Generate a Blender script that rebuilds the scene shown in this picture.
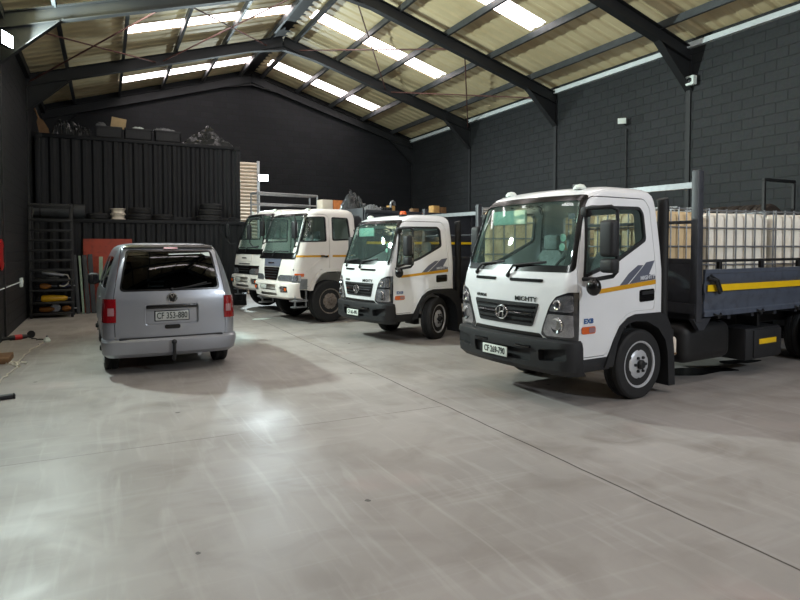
import bpy, bmesh, math, random
from mathutils import Vector, Matrix
random.seed(11)
S = bpy.context.scene
COL = S.collection
for o in list(bpy.data.objects): bpy.data.objects.remove(o)
R = math.radians

# ------------------------------------------------------------------ camera
cam = bpy.data.cameras.new('camera'); cam.lens = 27.0; cam.sensor_width = 36.0
cam.shift_y = -0.0400; cam.clip_start = 0.05
cam_ob = bpy.data.objects.new('camera', cam); COL.objects.link(cam_ob)
cam_ob.location = (0, 0, 1.7); cam_ob.rotation_euler = (R(88.0), 0, R(-26.25))
S.camera = cam_ob

# ------------------------------------------------------------------ world, light, exposure
S.view_settings.view_transform = 'Standard'; S.view_settings.look = 'None'
S.view_settings.gamma = 1.0; S.view_settings.use_curve_mapping = False
S.view_settings.exposure = 0.0
wd = bpy.data.worlds.new('world'); S.world = wd; wd.use_nodes = True
wd.node_tree.nodes['Background'].inputs[0].default_value = (0.62, 0.72, 0.85, 1)
wd.node_tree.nodes['Background'].inputs[1].default_value = 0.8

def area(name, loc, target, sx, sy, watts, col, spread=180):
    l = bpy.data.lights.new(name, 'AREA'); l.shape = 'RECTANGLE'; l.size = sx; l.size_y = sy
    l.energy = watts; l.color = col; l.spread = R(spread)
    o = bpy.data.objects.new(name, l); COL.objects.link(o); o.location = loc
    o.rotation_euler = (Vector(target) - Vector(loc)).to_track_quat('-Z', 'Y').to_euler()
    return o
def flood(loc, target, watts, col=(.93,1.0,.98), spread=160):
    """the light of one LED floodlight; its housing is built with the fittings below"""
    FLOODS.append((loc, target)); d = (Vector(target)-Vector(loc)).normalized()
    return area('floodlight_lamp', Vector(loc)+d*.06, target, .30, .22, watts, col, spread)
FLOODS = []
flood((-1.50, 12.75, 5.38), (5.0, 9.8, 5.3), 850, (.82,.98,.93))          # left wall, its glare at the edge of the picture
flood((5.20, 21.70, 4.20), (3.4, 12, 1.0), 300, (.82,.97,1.0))            # back wall beside the roller door
flood((-1.50, 4.6, 5.40), (6.0, 7.0, 5.6), 330)            # added, out of view on the left wall: brightens trucks, floor and ceiling
flood((8.2, -4.80, 5.30), (6.0, 6.0, 2.6), 330, (.84,.92,1.0))   # added, out of view behind the camera: lights the truck sides

# ------------------------------------------------------------------ materials
def lin(c):
    return tuple(((x/255)/12.92 if x/255 <= .04045 else ((x/255+.055)/1.055)**2.4) for x in c)
def nodes(m):
    return m.node_tree.nodes, m.node_tree.links
def mat(name, rgb, rough=.5, metal=0., var=.12, scale=6., bump=0., bscale=60., coat=0., spec=.5, stain=None, stain_amt=0.):
    m = bpy.data.materials.new(name); m.use_nodes = True
    n, l = nodes(m); b = n['Principled BSDF']
    c = lin(rgb)
    b.inputs['Roughness'].default_value = rough; b.inputs['Metallic'].default_value = metal
    b.inputs['Specular IOR Level'].default_value = spec
    b.inputs['Coat Weight'].default_value = coat; b.inputs['Coat Roughness'].default_value = .08
    tc = n.new('ShaderNodeTexCoord'); nz = n.new('ShaderNodeTexNoise')
    nz.inputs['Scale'].default_value = scale; nz.inputs['Detail'].default_value = 6
    l.new(tc.outputs['Object'], nz.inputs['Vector'])
    rp = n.new('ShaderNodeValToRGB'); rp.color_ramp.elements[0].position = .3; rp.color_ramp.elements[1].position = .7
    rp.color_ramp.elements[0].color = tuple(x*(1-var) for x in c)+(1,)
    rp.color_ramp.elements[1].color = tuple(min(1, x*(1+var)) for x in c)+(1,)
    l.new(nz.outputs['Fac'], rp.inputs['Fac'])
    src = rp.outputs['Color']
    if stain:
        n2 = n.new('ShaderNodeTexNoise'); n2.inputs['Scale'].default_value = scale*2.3; n2.inputs['Detail'].default_value = 8
        l.new(tc.outputs['Object'], n2.inputs['Vector'])
        r2 = n.new('ShaderNodeValToRGB'); r2.color_ramp.elements[0].position = .5; r2.color_ramp.elements[1].position = .68
        r2.color_ramp.elements[0].color = (0,0,0,1); r2.color_ramp.elements[1].color = (stain_amt,)*3+(1,)
        l.new(n2.outputs['Fac'], r2.inputs['Fac'])
        mx = n.new('ShaderNodeMixRGB'); l.new(r2.outputs['Color'], mx.inputs['Fac'])
        l.new(src, mx.inputs['Color1']); mx.inputs['Color2'].default_value = lin(stain)+(1,)
        src = mx.outputs['Color']
    l.new(src, b.inputs['Base Color'])
    if bump:
        n3 = n.new('ShaderNodeTexNoise'); n3.inputs['Scale'].default_value = bscale; n3.inputs['Detail'].default_value = 5
        l.new(tc.outputs['Object'], n3.inputs['Vector'])
        bp = n.new('ShaderNodeBump'); bp.inputs['Strength'].default_value = bump; bp.inputs['Distance'].default_value = .02
        l.new(n3.outputs['Fac'], bp.inputs['Height']); l.new(bp.outputs['Normal'], b.inputs['Normal'])
    return m
def emis(name, rgb, strength):
    m = bpy.data.materials.new(name); m.use_nodes = True
    b = m.node_tree.nodes['Principled BSDF']
    b.inputs['Base Color'].default_value = lin(rgb)+(1,)
    b.inputs['Emission Color'].default_value = lin(rgb)+(1,); b.inputs['Emission Strength'].default_value = strength
    return m
def glass(name, tint, refl=1.0, dust=0.):
    m = bpy.data.materials.new(name); m.use_nodes = True
    n, l = nodes(m); n.remove(n['Principled BSDF']); out = n['Material Output']
    t = n.new('ShaderNodeBsdfTransparent'); t.inputs['Color'].default_value = tint+(1,)
    g = n.new('ShaderNodeBsdfGlossy'); g.inputs['Roughness'].default_value = .02; g.inputs['Color'].default_value = (refl, refl, refl, 1)
    # the pane has two faces: give the inner one the same reflectance as the outer
    ge = n.new('ShaderNodeNewGeometry'); mr = n.new('ShaderNodeMath'); mr.operation = 'MULTIPLY_ADD'
    l.new(ge.outputs['Backfacing'], mr.inputs[0]); mr.inputs[1].default_value = -.8333; mr.inputs[2].default_value = 1.5
    f = n.new('ShaderNodeFresnel'); l.new(mr.outputs[0], f.inputs['IOR'])
    x = n.new('ShaderNodeMixShader'); l.new(f.outputs[0], x.inputs[0]); l.new(t.outputs[0], x.inputs[1]); l.new(g.outputs[0], x.inputs[2])
    res = x.outputs[0]
    if dust:       # a film of dust on the glass
        d = n.new('ShaderNodeBsdfDiffuse'); d.inputs['Color'].default_value = (.42, .52, .49, 1)
        x2 = n.new('ShaderNodeMixShader'); x2.inputs[0].default_value = dust; l.new(res, x2.inputs[1]); l.new(d.outputs[0], x2.inputs[2]); res = x2.outputs[0]
    l.new(res, out.inputs['Surface'])
    return m

M = {}
M['white'] = mat('white_truck_paint', (232,234,236), .28, 0, .02, 3, coat=.5)
M['cream_paint'] = mat('dusty_white_truck_paint', (226,220,214), .35, 0, .04, 3, coat=.3)
M['black_plastic'] = mat('black_textured_plastic', (23,24,27), .6, 0, .15, 10, .1, 200)
M['black'] = mat('black_gloss', (14,14,15), .25, 0, .1)
M['dash'] = mat('dark_grey_interior', (70,76,78), .7)
M['seat'] = mat('grey_seat_cloth', (150,158,158), .9, 0, .15, 20, .15)
M['rubber'] = mat('tyre_rubber', (26,26,27), .75, 0, .25, 9, .1, 90)
M['dusty_rubber'] = mat('dusty_tyre_rubber', (52,43,36), .9, 0, .3, 5, .2, 60)
M['rim'] = mat('silver_wheel_steel', (196,198,202), .35, .35, .06, 8)
M['dirty_rim'] = mat('dirty_wheel_steel', (128,118,110), .6, .2, .25, 8, stain=(80,66,54), stain_amt=.7)
M['chrome'] = mat('chrome', (215,217,220), .12, 1., .02)
M['steel'] = mat('galvanised_steel', (150,152,155), .4, .7, .12, 12)
M['chassis'] = mat('black_chassis_paint', (15,15,16), .6, 0, .3, 6)
M['bed'] = mat('blue_grey_bed_paint', (76,83,96), .42, 0, .1, 4, stain=(48,50,56), stain_amt=.5)
M['bed_dark'] = mat('dark_grey_bed_paint', (50,52,58), .5, 0, .15, 4, stain=(36,36,40), stain_amt=.5)
M['yellow'] = mat('yellow_reflective_tape', (232,190,24), .4, 0, .05)
M['gold'] = mat('amber_reflective_tape', (205,150,30), .4, 0, .05)
M['decal'] = mat('slate_decal', (92,96,110), .4, 0, .06)
M['decal_light'] = mat('light_decal', (200,203,210), .4, 0, .03)
M['blue'] = mat('blue_badge', (40,90,150), .4)
M['amber'] = mat('amber_lens', (214,92,24), .15, 0, .05, coat=1)
M['orange_lens'] = mat('orange_beacon', (230,96,30), .2, 0, .05, coat=1)
M['red_lens'] = mat('red_lens', (128,12,20), .15, 0, .1, 30, coat=1)
M['clear_lens'] = mat('clear_lens', (160,120,124), .2, .1, .1, 30, coat=1)
M['lamp_body'] = mat('headlamp_reflector', (170,172,178), .18, .75, .3, 14, coat=1)
M['lamp_dark'] = mat('headlamp_dark', (60,62,66), .2, .6, .3, 14, coat=1)
M['plate'] = mat('number_plate_white', (222,230,222), .5, 0, .02)
M['plate_grey'] = mat('number_plate_grey', (176,178,174), .5, 0, .04)
M['ink'] = mat('plate_ink', (24,34,30), .5)
M['silver'] = mat('silver_car_paint', (150,153,160), .33, .55, .04, 3, coat=.6)
M['cladding'] = mat('khaki_roof_sheet', (218,200,160), .5, 0, .06, .7, stain=(190,168,126), stain_amt=.35)
M['frame_steel'] = mat('charcoal_frame_paint', (24,25,27), .6, 0, .15, 4)
M['purlin'] = mat('purlin_steel', (58,61,64), .45, .2, .2, 5, stain=(50,48,46), stain_amt=.5)
M['rust'] = mat('red_oxide_rod', (92,56,50), .6, 0, .2, 8)
M['white_trim'] = mat('white_painted_timber', (205,212,214), .6, 0, .06)
M['container'] = mat('black_container_paint', (20,21,24), .55, 0, .12, 2, spec=.3, stain=(15,15,17), stain_amt=.6)
M['plastic_bag'] = mat('black_plastic_sheet', (38,40,42), .28, 0, .2, 8)
M['grey_bag'] = mat('grey_plastic_sheet', (104,106,108), .35, 0, .2, 8)
M['crate'] = mat('black_crate', (24,24,27), .6)
M['wood'] = mat('brown_wood', (120,88,56), .7, 0, .2, 9)
M['card'] = mat('beige_board', (190,164,122), .8, 0, .1, 9)
M['cardbox'] = mat('box_card', (196,154,92), .8, 0, .15, 9)
M['orange_card'] = mat('orange_printed_card', (196,118,62), .7, 0, .15, 12)
M['white_card'] = mat('white_card', (216,206,190), .8, 0, .06, 9)
M['red_panel'] = mat('rust_red_board', (150,58,40), .7, 0, .12, 4, stain=(104,44,36), stain_amt=.5)
M['slab'] = mat('dark_board', (54,56,58), .7, 0, .2, 6)
M['slab_edge'] = mat('pale_green_board', (128,146,126), .7, 0, .15, 6)
M['tool_yellow'] = mat('tool_yellow', (214,160,26), .45, 0, .12, 8)
M['tool_orange'] = mat('worn_tool_orange', (150,92,30), .6, 0, .25, 8)
M['tool_blue'] = mat('tool_dark_blue', (50,50,74), .5, 0, .2, 8)
M['red_gloss'] = mat('red_gloss', (190,24,26), .35, 0, .05, coat=.4)
M['tote_bottle'] = mat('cream_tote_plastic', (246,240,226), .45, 0, .03, 1.5, stain=(228,208,172), stain_amt=.35)
M['tote_tan'] = mat('tan_tote_plastic', (228,200,156), .45, 0, .1, 1.2)
M['floodglow'] = emis('floodlight_glow', (235,250,255), 40)
M['sky_panel'] = emis('translucent_skylight', (250,240,240), 8.0)
M['door_slat'] = mat('cream_roller_slat', (246,232,210), .55, 0, .04)
M['glass'] = glass('windscreen_glass', (.84, .93, .90), .9, .035)
M['side_glass'] = glass('side_glass', (.86, .9, .89), .9, .01)
M['dark_glass'] = glass('tinted_glass', (.16, .16, .17), .8)
M['paper'] = mat('paper_white', (214,224,218), .7)
M['mint'] = mat('mint_disc', (160,200,186), .6)
M['patch_gloss'] = mat('dark_gloss', (24,24,25), .18, 0, .2, 5)
M['cable'] = mat('white_cable', (196,190,176), .6)
M['sky_rib'] = M['cladding']

# ------------------------------------------------------------------ mesh helpers
class MB:
    def __init__(s): s.bm = bmesh.new()
    def box(s, x0, x1, y0, y1, z0, z1, bev=0., seg=2, mx=None):
        r = bmesh.ops.create_cube(s.bm, size=1)
        v = r['verts']
        sc = Matrix.Diagonal((abs(x1-x0), abs(y1-y0), abs(z1-z0), 1))
        bmesh.ops.transform(s.bm, matrix=Matrix.Translation(((x0+x1)/2, (y0+y1)/2, (z0+z1)/2)) @ sc, verts=v)
        if bev > 0:
            bev = min(bev, .49*min(abs(x1-x0), abs(y1-y0), abs(z1-z0)))
            e = list({e for q in v for e in q.link_edges})
            rb = bmesh.ops.bevel(s.bm, geom=e, offset=bev, segments=seg, affect='EDGES', profile=.5)
            v = list({q for f in rb['faces'] for q in f.verts} | {q for q in v if q.is_valid})
            v = list({q for vv in v for f in vv.link_faces for q in f.verts})
        if mx is not None: bmesh.ops.transform(s.bm, matrix=mx, verts=v)
        return s
    def tube(s, pts, r, n=8, close=False):
        pts = [Vector(p) for p in pts]; rings = []
        rr = r if isinstance(r, (list, tuple)) else [r]*len(pts)
        k = len(pts); up = None
        for i, p in enumerate(pts):
            a = pts[i-1] if (i > 0 or close) else p; b = pts[(i+1) % k] if (i < k-1 or close) else p
            t = (b-a).normalized() if (b-a).length > 1e-9 else Vector((0,0,1))
            if up is None:
                up = Vector((0,0,1)) if abs(t.z) < .9 else Vector((1,0,0))
            u = (up - t*up.dot(t)); u = u.normalized() if u.length > 1e-6 else t.orthogonal().normalized()
            up = u; w = t.cross(u)
            rings.append([s.bm.verts.new(p + (u*math.cos(2*math.pi*j/n) + w*math.sin(2*math.pi*j/n))*rr[i]) for j in range(n)])
        for i in range(k if close else k-1):
            A, B = rings[i], rings[(i+1) % k]
            for j in range(n):
                s.bm.faces.new((A[j], A[(j+1) % n], B[(j+1) % n], B[j]))
        if not close:
            s.bm.faces.new(rings[0][::-1]); s.bm.faces.new(rings[-1])
        return s
    def bar(s, p, q, w, h, up=(0,0,1)):
        p, q = Vector(p), Vector(q); t = (q-p).normalized(); up = Vector(up)
        if abs(t.dot(up)) > .99: up = Vector((1,0,0))
        a = t.cross(up).normalized(); b = a.cross(t)
        R_ = []
        for c in (p, q): R_.append([s.bm.verts.new(c + a*(w/2*i) + b*(h/2*j)) for i, j in ((-1,-1),(1,-1),(1,1),(-1,1))])
        for j in range(4): s.bm.faces.new((R_[0][j], R_[0][(j+1)%4], R_[1][(j+1)%4], R_[1][j]))
        s.bm.faces.new(R_[0][::-1]); s.bm.faces.new(R_[1])
        return s
    def lathe(s, prof, center, axis='y', n=40):
        # prof: list of (r, t) closed or open polyline; revolve about axis through center
        c = Vector(center); rings = []
        for r, t in prof:
            ring = []
            for j in range(n):
                a = 2*math.pi*j/n; u, w = r*math.cos(a), r*math.sin(a)
                ring.append(s.bm.verts.new(c + (Vector((u, t, w)) if axis == 'y' else Vector((t, u, w)) if axis == 'x' else Vector((u, w, t)))))
            rings.append(ring)
        for A, B in zip(rings, rings[1:]):
            for j in range(n): s.bm.faces.new((A[j], A[(j+1) % n], B[(j+1) % n], B[j]))
        if prof[0][0] > 1e-5 and prof[0] != prof[-1]: s.bm.faces.new(rings[0][::-1])
        if prof[-1][0] > 1e-5 and prof[0] != prof[-1]: s.bm.faces.new(rings[-1])
        return s
    def prism(s, poly, axis, d0, d1):
        def P(a, b, d): return (d, a, b) if axis == 'x' else (a, d, b) if axis == 'y' else (a, b, d)
        A = [s.bm.verts.new(P(a, b, d0)) for a, b in poly]; B = [s.bm.verts.new(P(a, b, d1)) for a, b in poly]
        k = len(poly)
        for i in range(k): s.bm.faces.new((A[i], A[(i+1) % k], B[(i+1) % k], B[i]))
        s.bm.faces.new(A[::-1]); s.bm.faces.new(B)
        return s
    def rings(s, rings, cap=True):
        V = [[s.bm.verts.new(p) for p in r] for r in rings]; k = len(V[0])
        for A, B in zip(V, V[1:]):
            for j in range(k): s.bm.faces.new((A[j], A[(j+1) % k], B[(j+1) % k], B[j]))
        if cap: s.bm.faces.new(V[0][::-1]); s.bm.faces.new(V[-1])
        return s
    def ball(s, c, r, sx=1, sy=1, sz=1, n=16):
        q = bmesh.ops.create_uvsphere(s.bm, u_segments=n, v_segments=n//2, radius=r)
        bmesh.ops.transform(s.bm, matrix=Matrix.Translation(c) @ Matrix.Diagonal((sx, sy, sz, 1)), verts=q['verts'])
        return s
    def mesh(s):
        bmesh.ops.remove_doubles(s.bm, verts=s.bm.verts, dist=1e-5)
        bmesh.ops.recalc_face_normals(s.bm, faces=s.bm.faces)
        me = bpy.data.meshes.new('m'); s.bm.to_mesh(me); s.bm.free(); return me

def smooth(me, ang=35):
    if len(me.polygons):
        me.polygons.foreach_set('use_smooth', [True]*len(me.polygons))
        me.set_sharp_from_angle(angle=R(ang))
    me.update()
def obj(name, mb, m, parent=None, ang=35, mx=None):
    me = mb.mesh() if isinstance(mb, MB) else mb
    if mx is not None: me.transform(mx)
    smooth(me, ang); me.name = name
    me.materials.clear(); me.materials.append(M[m] if isinstance(m, str) else m)
    o = bpy.data.objects.new(name, me); COL.objects.link(o)
    if parent is not None: o.parent = parent
    return o
def tag(o, label, cat, group=None):
    o['label'] = label; o['category'] = cat
    if group: o['group'] = group
    return o
def thing(name, label, cat, loc=(0,0,0), rz=0., group=None, scale=None):
    o = bpy.data.objects.new(name, None); COL.objects.link(o); o.empty_display_size = .2
    o.location = loc; o.rotation_euler = (0, 0, rz)
    if scale: o.scale = scale
    return tag(o, label, cat, group)
def struct(name, mb, m, parent=None, ang=35):
    o = obj(name, mb, m, parent, ang)
    if parent is None: o['kind'] = 'structure'
    return o
def boolean(a, b, op):
    oa = bpy.data.objects.new('tmpa', a); ob = bpy.data.objects.new('tmpb', b)
    COL.objects.link(oa); COL.objects.link(ob)
    md = oa.modifiers.new('b', 'BOOLEAN'); md.operation = op; md.object = ob; md.solver = 'EXACT'
    bpy.context.view_layer.update()
    dg = bpy.context.evaluated_depsgraph_get()
    me = bpy.data.meshes.new_from_object(oa.evaluated_get(dg))
    bpy.data.objects.remove(oa); bpy.data.objects.remove(ob)
    return me
def cut(a, *bs):
    for b in bs: a = boolean(a, b, 'DIFFERENCE')
    return a
def both(a, b): return boolean(a, b, 'INTERSECT')
def pr(poly, axis, d0, d1): return MB().prism(poly, axis, d0, d1).mesh()
def mirror(me):
    m2 = me.copy(); m2.transform(Matrix.Diagonal((1,-1,1,1))); m2.flip_normals(); return m2
def text_mesh(body, size, extrude=.002, bold=0.):
    cu = bpy.data.curves.new('t', 'FONT'); cu.body = body; cu.size = size; cu.extrude = extrude; cu.offset = bold
    cu.align_x = 'CENTER'; cu.align_y = 'CENTER'; cu.resolution_u = 3
    o = bpy.data.objects.new('t', cu); COL.objects.link(o); bpy.context.view_layer.update()
    me = bpy.data.meshes.new_from_object(o.evaluated_get(bpy.context.evaluated_depsgraph_get()))
    bpy.data.objects.remove(o); return me
def text(name, body, size, m, parent, loc, right, up, sx=1., bold=0., shear=0.):
    r = Vector(right).normalized(); u = Vector(up).normalized(); n = r.cross(u).normalized()
    mx = Matrix(((r.x,u.x,n.x,loc[0]),(r.y,u.y,n.y,loc[1]),(r.z,u.z,n.z,loc[2]),(0,0,0,1)))
    sh = Matrix(((sx,shear,0,0),(0,1,0,0),(0,0,1,0),(0,0,0,1)))
    return obj(name, text_mesh(body, size, .002, bold), m, parent, 30, mx @ sh)
def rpoly(pts, r, n=4):
    out = []; k = len(pts)
    for i in range(k):
        p, a, b = Vector(pts[i]), Vector(pts[i-1]), Vector(pts[(i+1) % k])
        rr = min(r, (a-p).length*.45, (b-p).length*.45)
        s0 = p + (a-p).normalized()*rr; s1 = p + (b-p).normalized()*rr
        for j in range(n+1):
            t = j/n; out.append(tuple(s0*(1-t)**2 + p*2*t*(1-t) + s1*t*t))
    return out
def oval(cx, cy, rx, ry, n=24): return [(cx+rx*math.cos(2*math.pi*i/n), cy+ry*math.sin(2*math.pi*i/n)) for i in range(n)]
def copy_tree(o, parent=None):
    c = o.copy(); COL.objects.link(c)
    if parent is not None: c.parent = parent
    for ch in list(o.children): copy_tree(ch, c)
    return c

# ------------------------------------------------------------------ the building
L, W, Y0, Y1 = -1.67, 11.3, -5.0, 21.9
XR = (L+W)/2; EAVE = 5.98; SL = .296; RZ = 7.97

def floor_mat():
    m = bpy.data.materials.new('polished_concrete'); m.use_nodes = True
    n, l = nodes(m); b = n['Principled BSDF']
    tc = n.new('ShaderNodeTexCoord'); sep = n.new('ShaderNodeSeparateXYZ'); l.new(tc.outputs['Object'], sep.inputs[0])
    def noise(sc, det=6, vec=None, dist=0):
        q = n.new('ShaderNodeTexNoise'); q.inputs['Scale'].default_value = sc; q.inputs['Detail'].default_value = det
        q.inputs['Distortion'].default_value = dist
        l.new(vec or tc.outputs['Object'], q.inputs['Vector']); return q.outputs['Fac']
    def ramp(fac, p0, c0, p1, c1):
        q = n.new('ShaderNodeValToRGB'); q.color_ramp.elements[0].position = p0; q.color_ramp.elements[1].position = p1
        q.color_ramp.elements[0].color = (c0+(1,)) if isinstance(c0, tuple) else (c0,c0,c0,1)
        q.color_ramp.elements[1].color = (c1+(1,)) if isinstance(c1, tuple) else (c1,c1,c1,1)
        l.new(fac, q.inputs['Fac']); return q.outputs['Color']
    def mix(fac, a, c, mode='MIX'):
        q = n.new('ShaderNodeMixRGB'); q.blend_type = mode
        if isinstance(fac, float): q.inputs['Fac'].default_value = fac
        else: l.new(fac, q.inputs['Fac'])
        l.new(a, q.inputs['Color1'])
        if isinstance(c, tuple): q.inputs['Color2'].default_value = c+(1,)
        else: l.new(c, q.inputs['Color2'])
        return q.outputs['Color']
    def math_(op, a, v=None, c=None):
        q = n.new('ShaderNodeMath'); q.operation = op
        for i, x in enumerate((a, v, c)):
            if x is None: continue
            if isinstance(x, (int, float)): q.inputs[i].default_value = x
            else: l.new(x, q.inputs[i])
        return q.outputs[0]
    col = ramp(noise(.45, 5), .3, lin((142,137,133)), .7, lin((164,159,155)))
    col = mix(ramp(noise(1.7, 8, dist=1.), .46, 0., .72, .7), col, lin((126,119,113)))
    # pinkish scuffs
    col = mix(ramp(noise(.8, 3), .62, 0., .72, .25), col, lin((178,150,146)))
    # long swirling trowel and tyre marks
    mp = n.new('ShaderNodeMapping'); mp.inputs['Scale'].default_value = (3.5, .35, 1); mp.inputs['Rotation'].default_value = (0,0,.35)
    l.new(tc.outputs['Object'], mp.inputs['Vector'])
    col = mix(ramp(noise(2.0, 8, mp.outputs['Vector'], 1.5),  .54, 0., .76, .30), col, lin((190,188,186)))
    mp2 = n.new('ShaderNodeMapping'); mp2.inputs['Scale'].default_value = (.4, 4, 1); mp2.inputs['Rotation'].default_value = (0,0,-.3)
    l.new(tc.outputs['Object'], mp2.inputs['Vector'])
    col = mix(ramp(noise(1.6, 8, mp2.outputs['Vector'], 1.2), .56, 0., .78, .26), col, lin((186,184,182)))
    # little oil spots
    vo = n.new('ShaderNodeTexVoronoi'); vo.inputs['Scale'].default_value = 1.7; l.new(tc.outputs['Object'], vo.inputs['Vector'])
    spot = math_('LESS_THAN', math_('ADD', vo.outputs['Distance'], math_('MULTIPLY', noise(25., 3), .05)), .066)
    spot = math_('MULTIPLY', spot, math_('GREATER_THAN', noise(.7, 2), .44))
    col = mix(math_('MULTIPLY', spot, .85), col, lin((52,46,44)))
    # saw-cut joints: one along the hall, one across it
    wob = math_('MULTIPLY', math_('SUBTRACT', noise(1.2, 6), .5), .05)
    jx = math_('ABSOLUTE', math_('SUBTRACT', math_('ADD', sep.outputs['X'], wob), 3.255))
    jy = math_('ABSOLUTE', math_('SUBTRACT', math_('ADD', sep.outputs['Y'], wob), 5.5))
    j1 = math_('LESS_THAN', jx, .008); j2 = math_('LESS_THAN', jy, .007)
    j2 = math_('MULTIPLY', j2, math_('LESS_THAN', sep.outputs['X'], 3.25))
    j2 = math_('MULTIPLY', j2, ramp(noise(1.3, 4), .42, 0., .5, 1.))
    col = mix(math_('MULTIPLY', math_('MAXIMUM', j1, math_('MULTIPLY', j2, .6)), .9), col, lin((48,40,36)))
    l.new(col, b.inputs['Base Color'])
    rr = ramp(noise(1.1, 6, dist=.8), .3, .38, .75, .56)
    l.new(rr, b.inputs['Roughness'])
    b.inputs['Specular IOR Level'].default_value = .5
    bp = n.new('ShaderNodeBump'); bp.inputs['Strength'].default_value = .06; bp.inputs['Distance'].default_value = .02
    l.new(noise(9., 5), bp.inputs['Height']); l.new(bp.outputs['Normal'], b.inputs['Normal'])
    return m

def block_mat(name, axis, rgb, strength=.6):
    m = bpy.data.materials.new(name); m.use_nodes = True
    n, l = nodes(m); b = n['Principled BSDF']; b.inputs['Roughness'].default_value = .6; b.inputs['Specular IOR Level'].default_value = .25
    tc = n.new('ShaderNodeTexCoord'); sp = n.new('ShaderNodeSeparateXYZ'); l.new(tc.outputs['Object'], sp.inputs[0])
    cb = n.new('ShaderNodeCombineXYZ'); l.new(sp.outputs['Y' if axis == 'x' else 'X'], cb.inputs[0]); l.new(sp.outputs['Z'], cb.inputs[1])
    bt = n.new('ShaderNodeTexBrick'); bt.inputs['Scale'].default_value = 1.0; bt.inputs['Brick Width'].default_value = .44
    bt.inputs['Row Height'].default_value = .2; bt.inputs['Mortar Size'].default_value = .009; bt.inputs['Mortar Smooth'].default_value = .3
    c = lin(rgb)
    bt.inputs['Color1'].default_value = c+(1,); bt.inputs['Color2'].default_value = tuple(x*1.3 for x in c)+(1,)
    bt.inputs['Mortar'].default_value = tuple(x*.8 for x in c)+(1,)
    l.new(cb.outputs[0], bt.inputs['Vector'])
    nz = n.new('ShaderNodeTexNoise'); nz.inputs['Scale'].default_value = 14; nz.inputs['Detail'].default_value = 6; l.new(tc.outputs['Object'], nz.inputs['Vector'])
    mx = n.new('ShaderNodeMixRGB'); mx.blend_type = 'MULTIPLY'; mx.inputs['Fac'].default_value = .5
    l.new(bt.outputs['Color'], mx.inputs['Color1']); l.new(nz.outputs['Color'], mx.inputs['Color2'])
    n4 = n.new('ShaderNodeTexNoise'); n4.inputs['Scale'].default_value = .6; n4.inputs['Detail'].default_value = 3; l.new(tc.outputs['Object'], n4.inputs['Vector'])
    r4 = n.new('ShaderNodeValToRGB'); r4.color_ramp.elements[0].color = (.75,.75,.75,1); r4.color_ramp.elements[1].color = (1,1,1,1)
    l.new(n4.outputs['Fac'], r4.inputs['Fac'])
    m2 = n.new('ShaderNodeMixRGB'); m2.blend_type = 'MULTIPLY'; m2.inputs['Fac'].default_value = 1; l.new(mx.outputs['Color'], m2.inputs['Color1']); l.new(r4.outputs['Color'], m2.inputs['Color2'])
    l.new(m2.outputs['Color'], b.inputs['Base Color'])
    ad = n.new('ShaderNodeMath'); ad.operation = 'MULTIPLY_ADD'; l.new(nz.outputs['Fac'], ad.inputs[0]); ad.inputs[1].default_value = .5
    iv = n.new('ShaderNodeMath'); iv.operation = 'SUBTRACT'; iv.inputs[0].default_value = 1; l.new(bt.outputs['Fac'], iv.inputs[1]); l.new(iv.outputs[0], ad.inputs[2])
    bp = n.new('ShaderNodeBump'); bp.inputs['Strength'].default_value = strength; bp.inputs['Distance'].default_value = .012
    l.new(ad.outputs[0], bp.inputs['Height']); l.new(bp.outputs['Normal'], b.inputs['Normal'])
    return m

struct('floor', MB().box(L-.3, W+.3, Y0-.3, Y1+.3, -.2, 0), floor_mat())
bw_side = block_mat('charcoal_blockwork', 'x', (41,43,45), .8); bw_end = block_mat('charcoal_plaster', 'y', (34,35,38), .25)
struct('wall_right', MB().box(W, W+.25, Y0, Y1, 0, EAVE+.16), bw_side)
struct('wall_left', MB().box(L-.25, L, Y0, Y1, 0, EAVE+.16), bw_side)
gable = [(L,0),(W,0),(W,EAVE+.16),(XR,RZ+.11),(L,EAVE+.16)]
struct('wall_back', MB().prism(gable, 'y', Y1, Y1+.25), bw_end)
struct('wall_front', MB().prism(gable, 'y', Y0-.25, Y0), bw_end)
mb = MB()
for i in range(40): mb.prism([(Y0,i*.12),(Y0+.06,i*.12+.02),(Y0+.08,i*.12+.06),(Y0+.06,i*.12+.10),(Y0,i*.12+.12)], 'x', 1.4, 7.4)
struct('door_2', mb, 'door_slat')
# roof: ribbed sheets with a translucent strip in every bay
def roof_z(x): return RZ - SL*abs(x-XR)
bays = [(9.14, 13.5), (13.5, 17.9), (17.9, 22.2), (4.75, 9.14), (.35, 4.75), (-4.0, .35)]
sky_y = [(10.93, 11.5), (15.42, 16.07), (20.1, 20.78), (6.6, 7.2), (2.2, 2.85), (-2.2, -1.6)]
sky_x = (.34, 4.3)          # distance from the ridge down the slope
def rib(y):                 # trapezoid rib profile
    t = (y % .36)/.36
    return .028*max(0, min(1, 4.5*(.22-abs(t-.5))/.22+.2)) if abs(t-.5) < .22 else 0
def slope(side):
    mb = MB(); bm = mb.bm
    ys = []; y = Y0-.3
    while y < Y1+.3: ys += [y]; y += .06
    def row(d):
        x = XR + side*d
        return [bm.verts.new((x, yy, roof_z(x) + .10 + rib(yy))) for yy in ys]
    end = (W-XR)+.35
    ds = [0, sky_x[0], sky_x[1], end]
    rows = [row(d) for d in ds]
    for a in range(3):
        for i in range(len(ys)-1):
            mid = (ys[i]+ys[i+1])/2
            if a == 1 and any(p < mid < q for p, q in sky_y): continue
            bm.faces.new((rows[a][i], rows[a][i+1], rows[a+1][i+1], rows[a+1][i]))
    return mb
struct('ceiling', slope(1), 'cladding', ang=20)
struct('ceiling', slope(-1), 'cladding', ang=20)
k = 0
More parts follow.
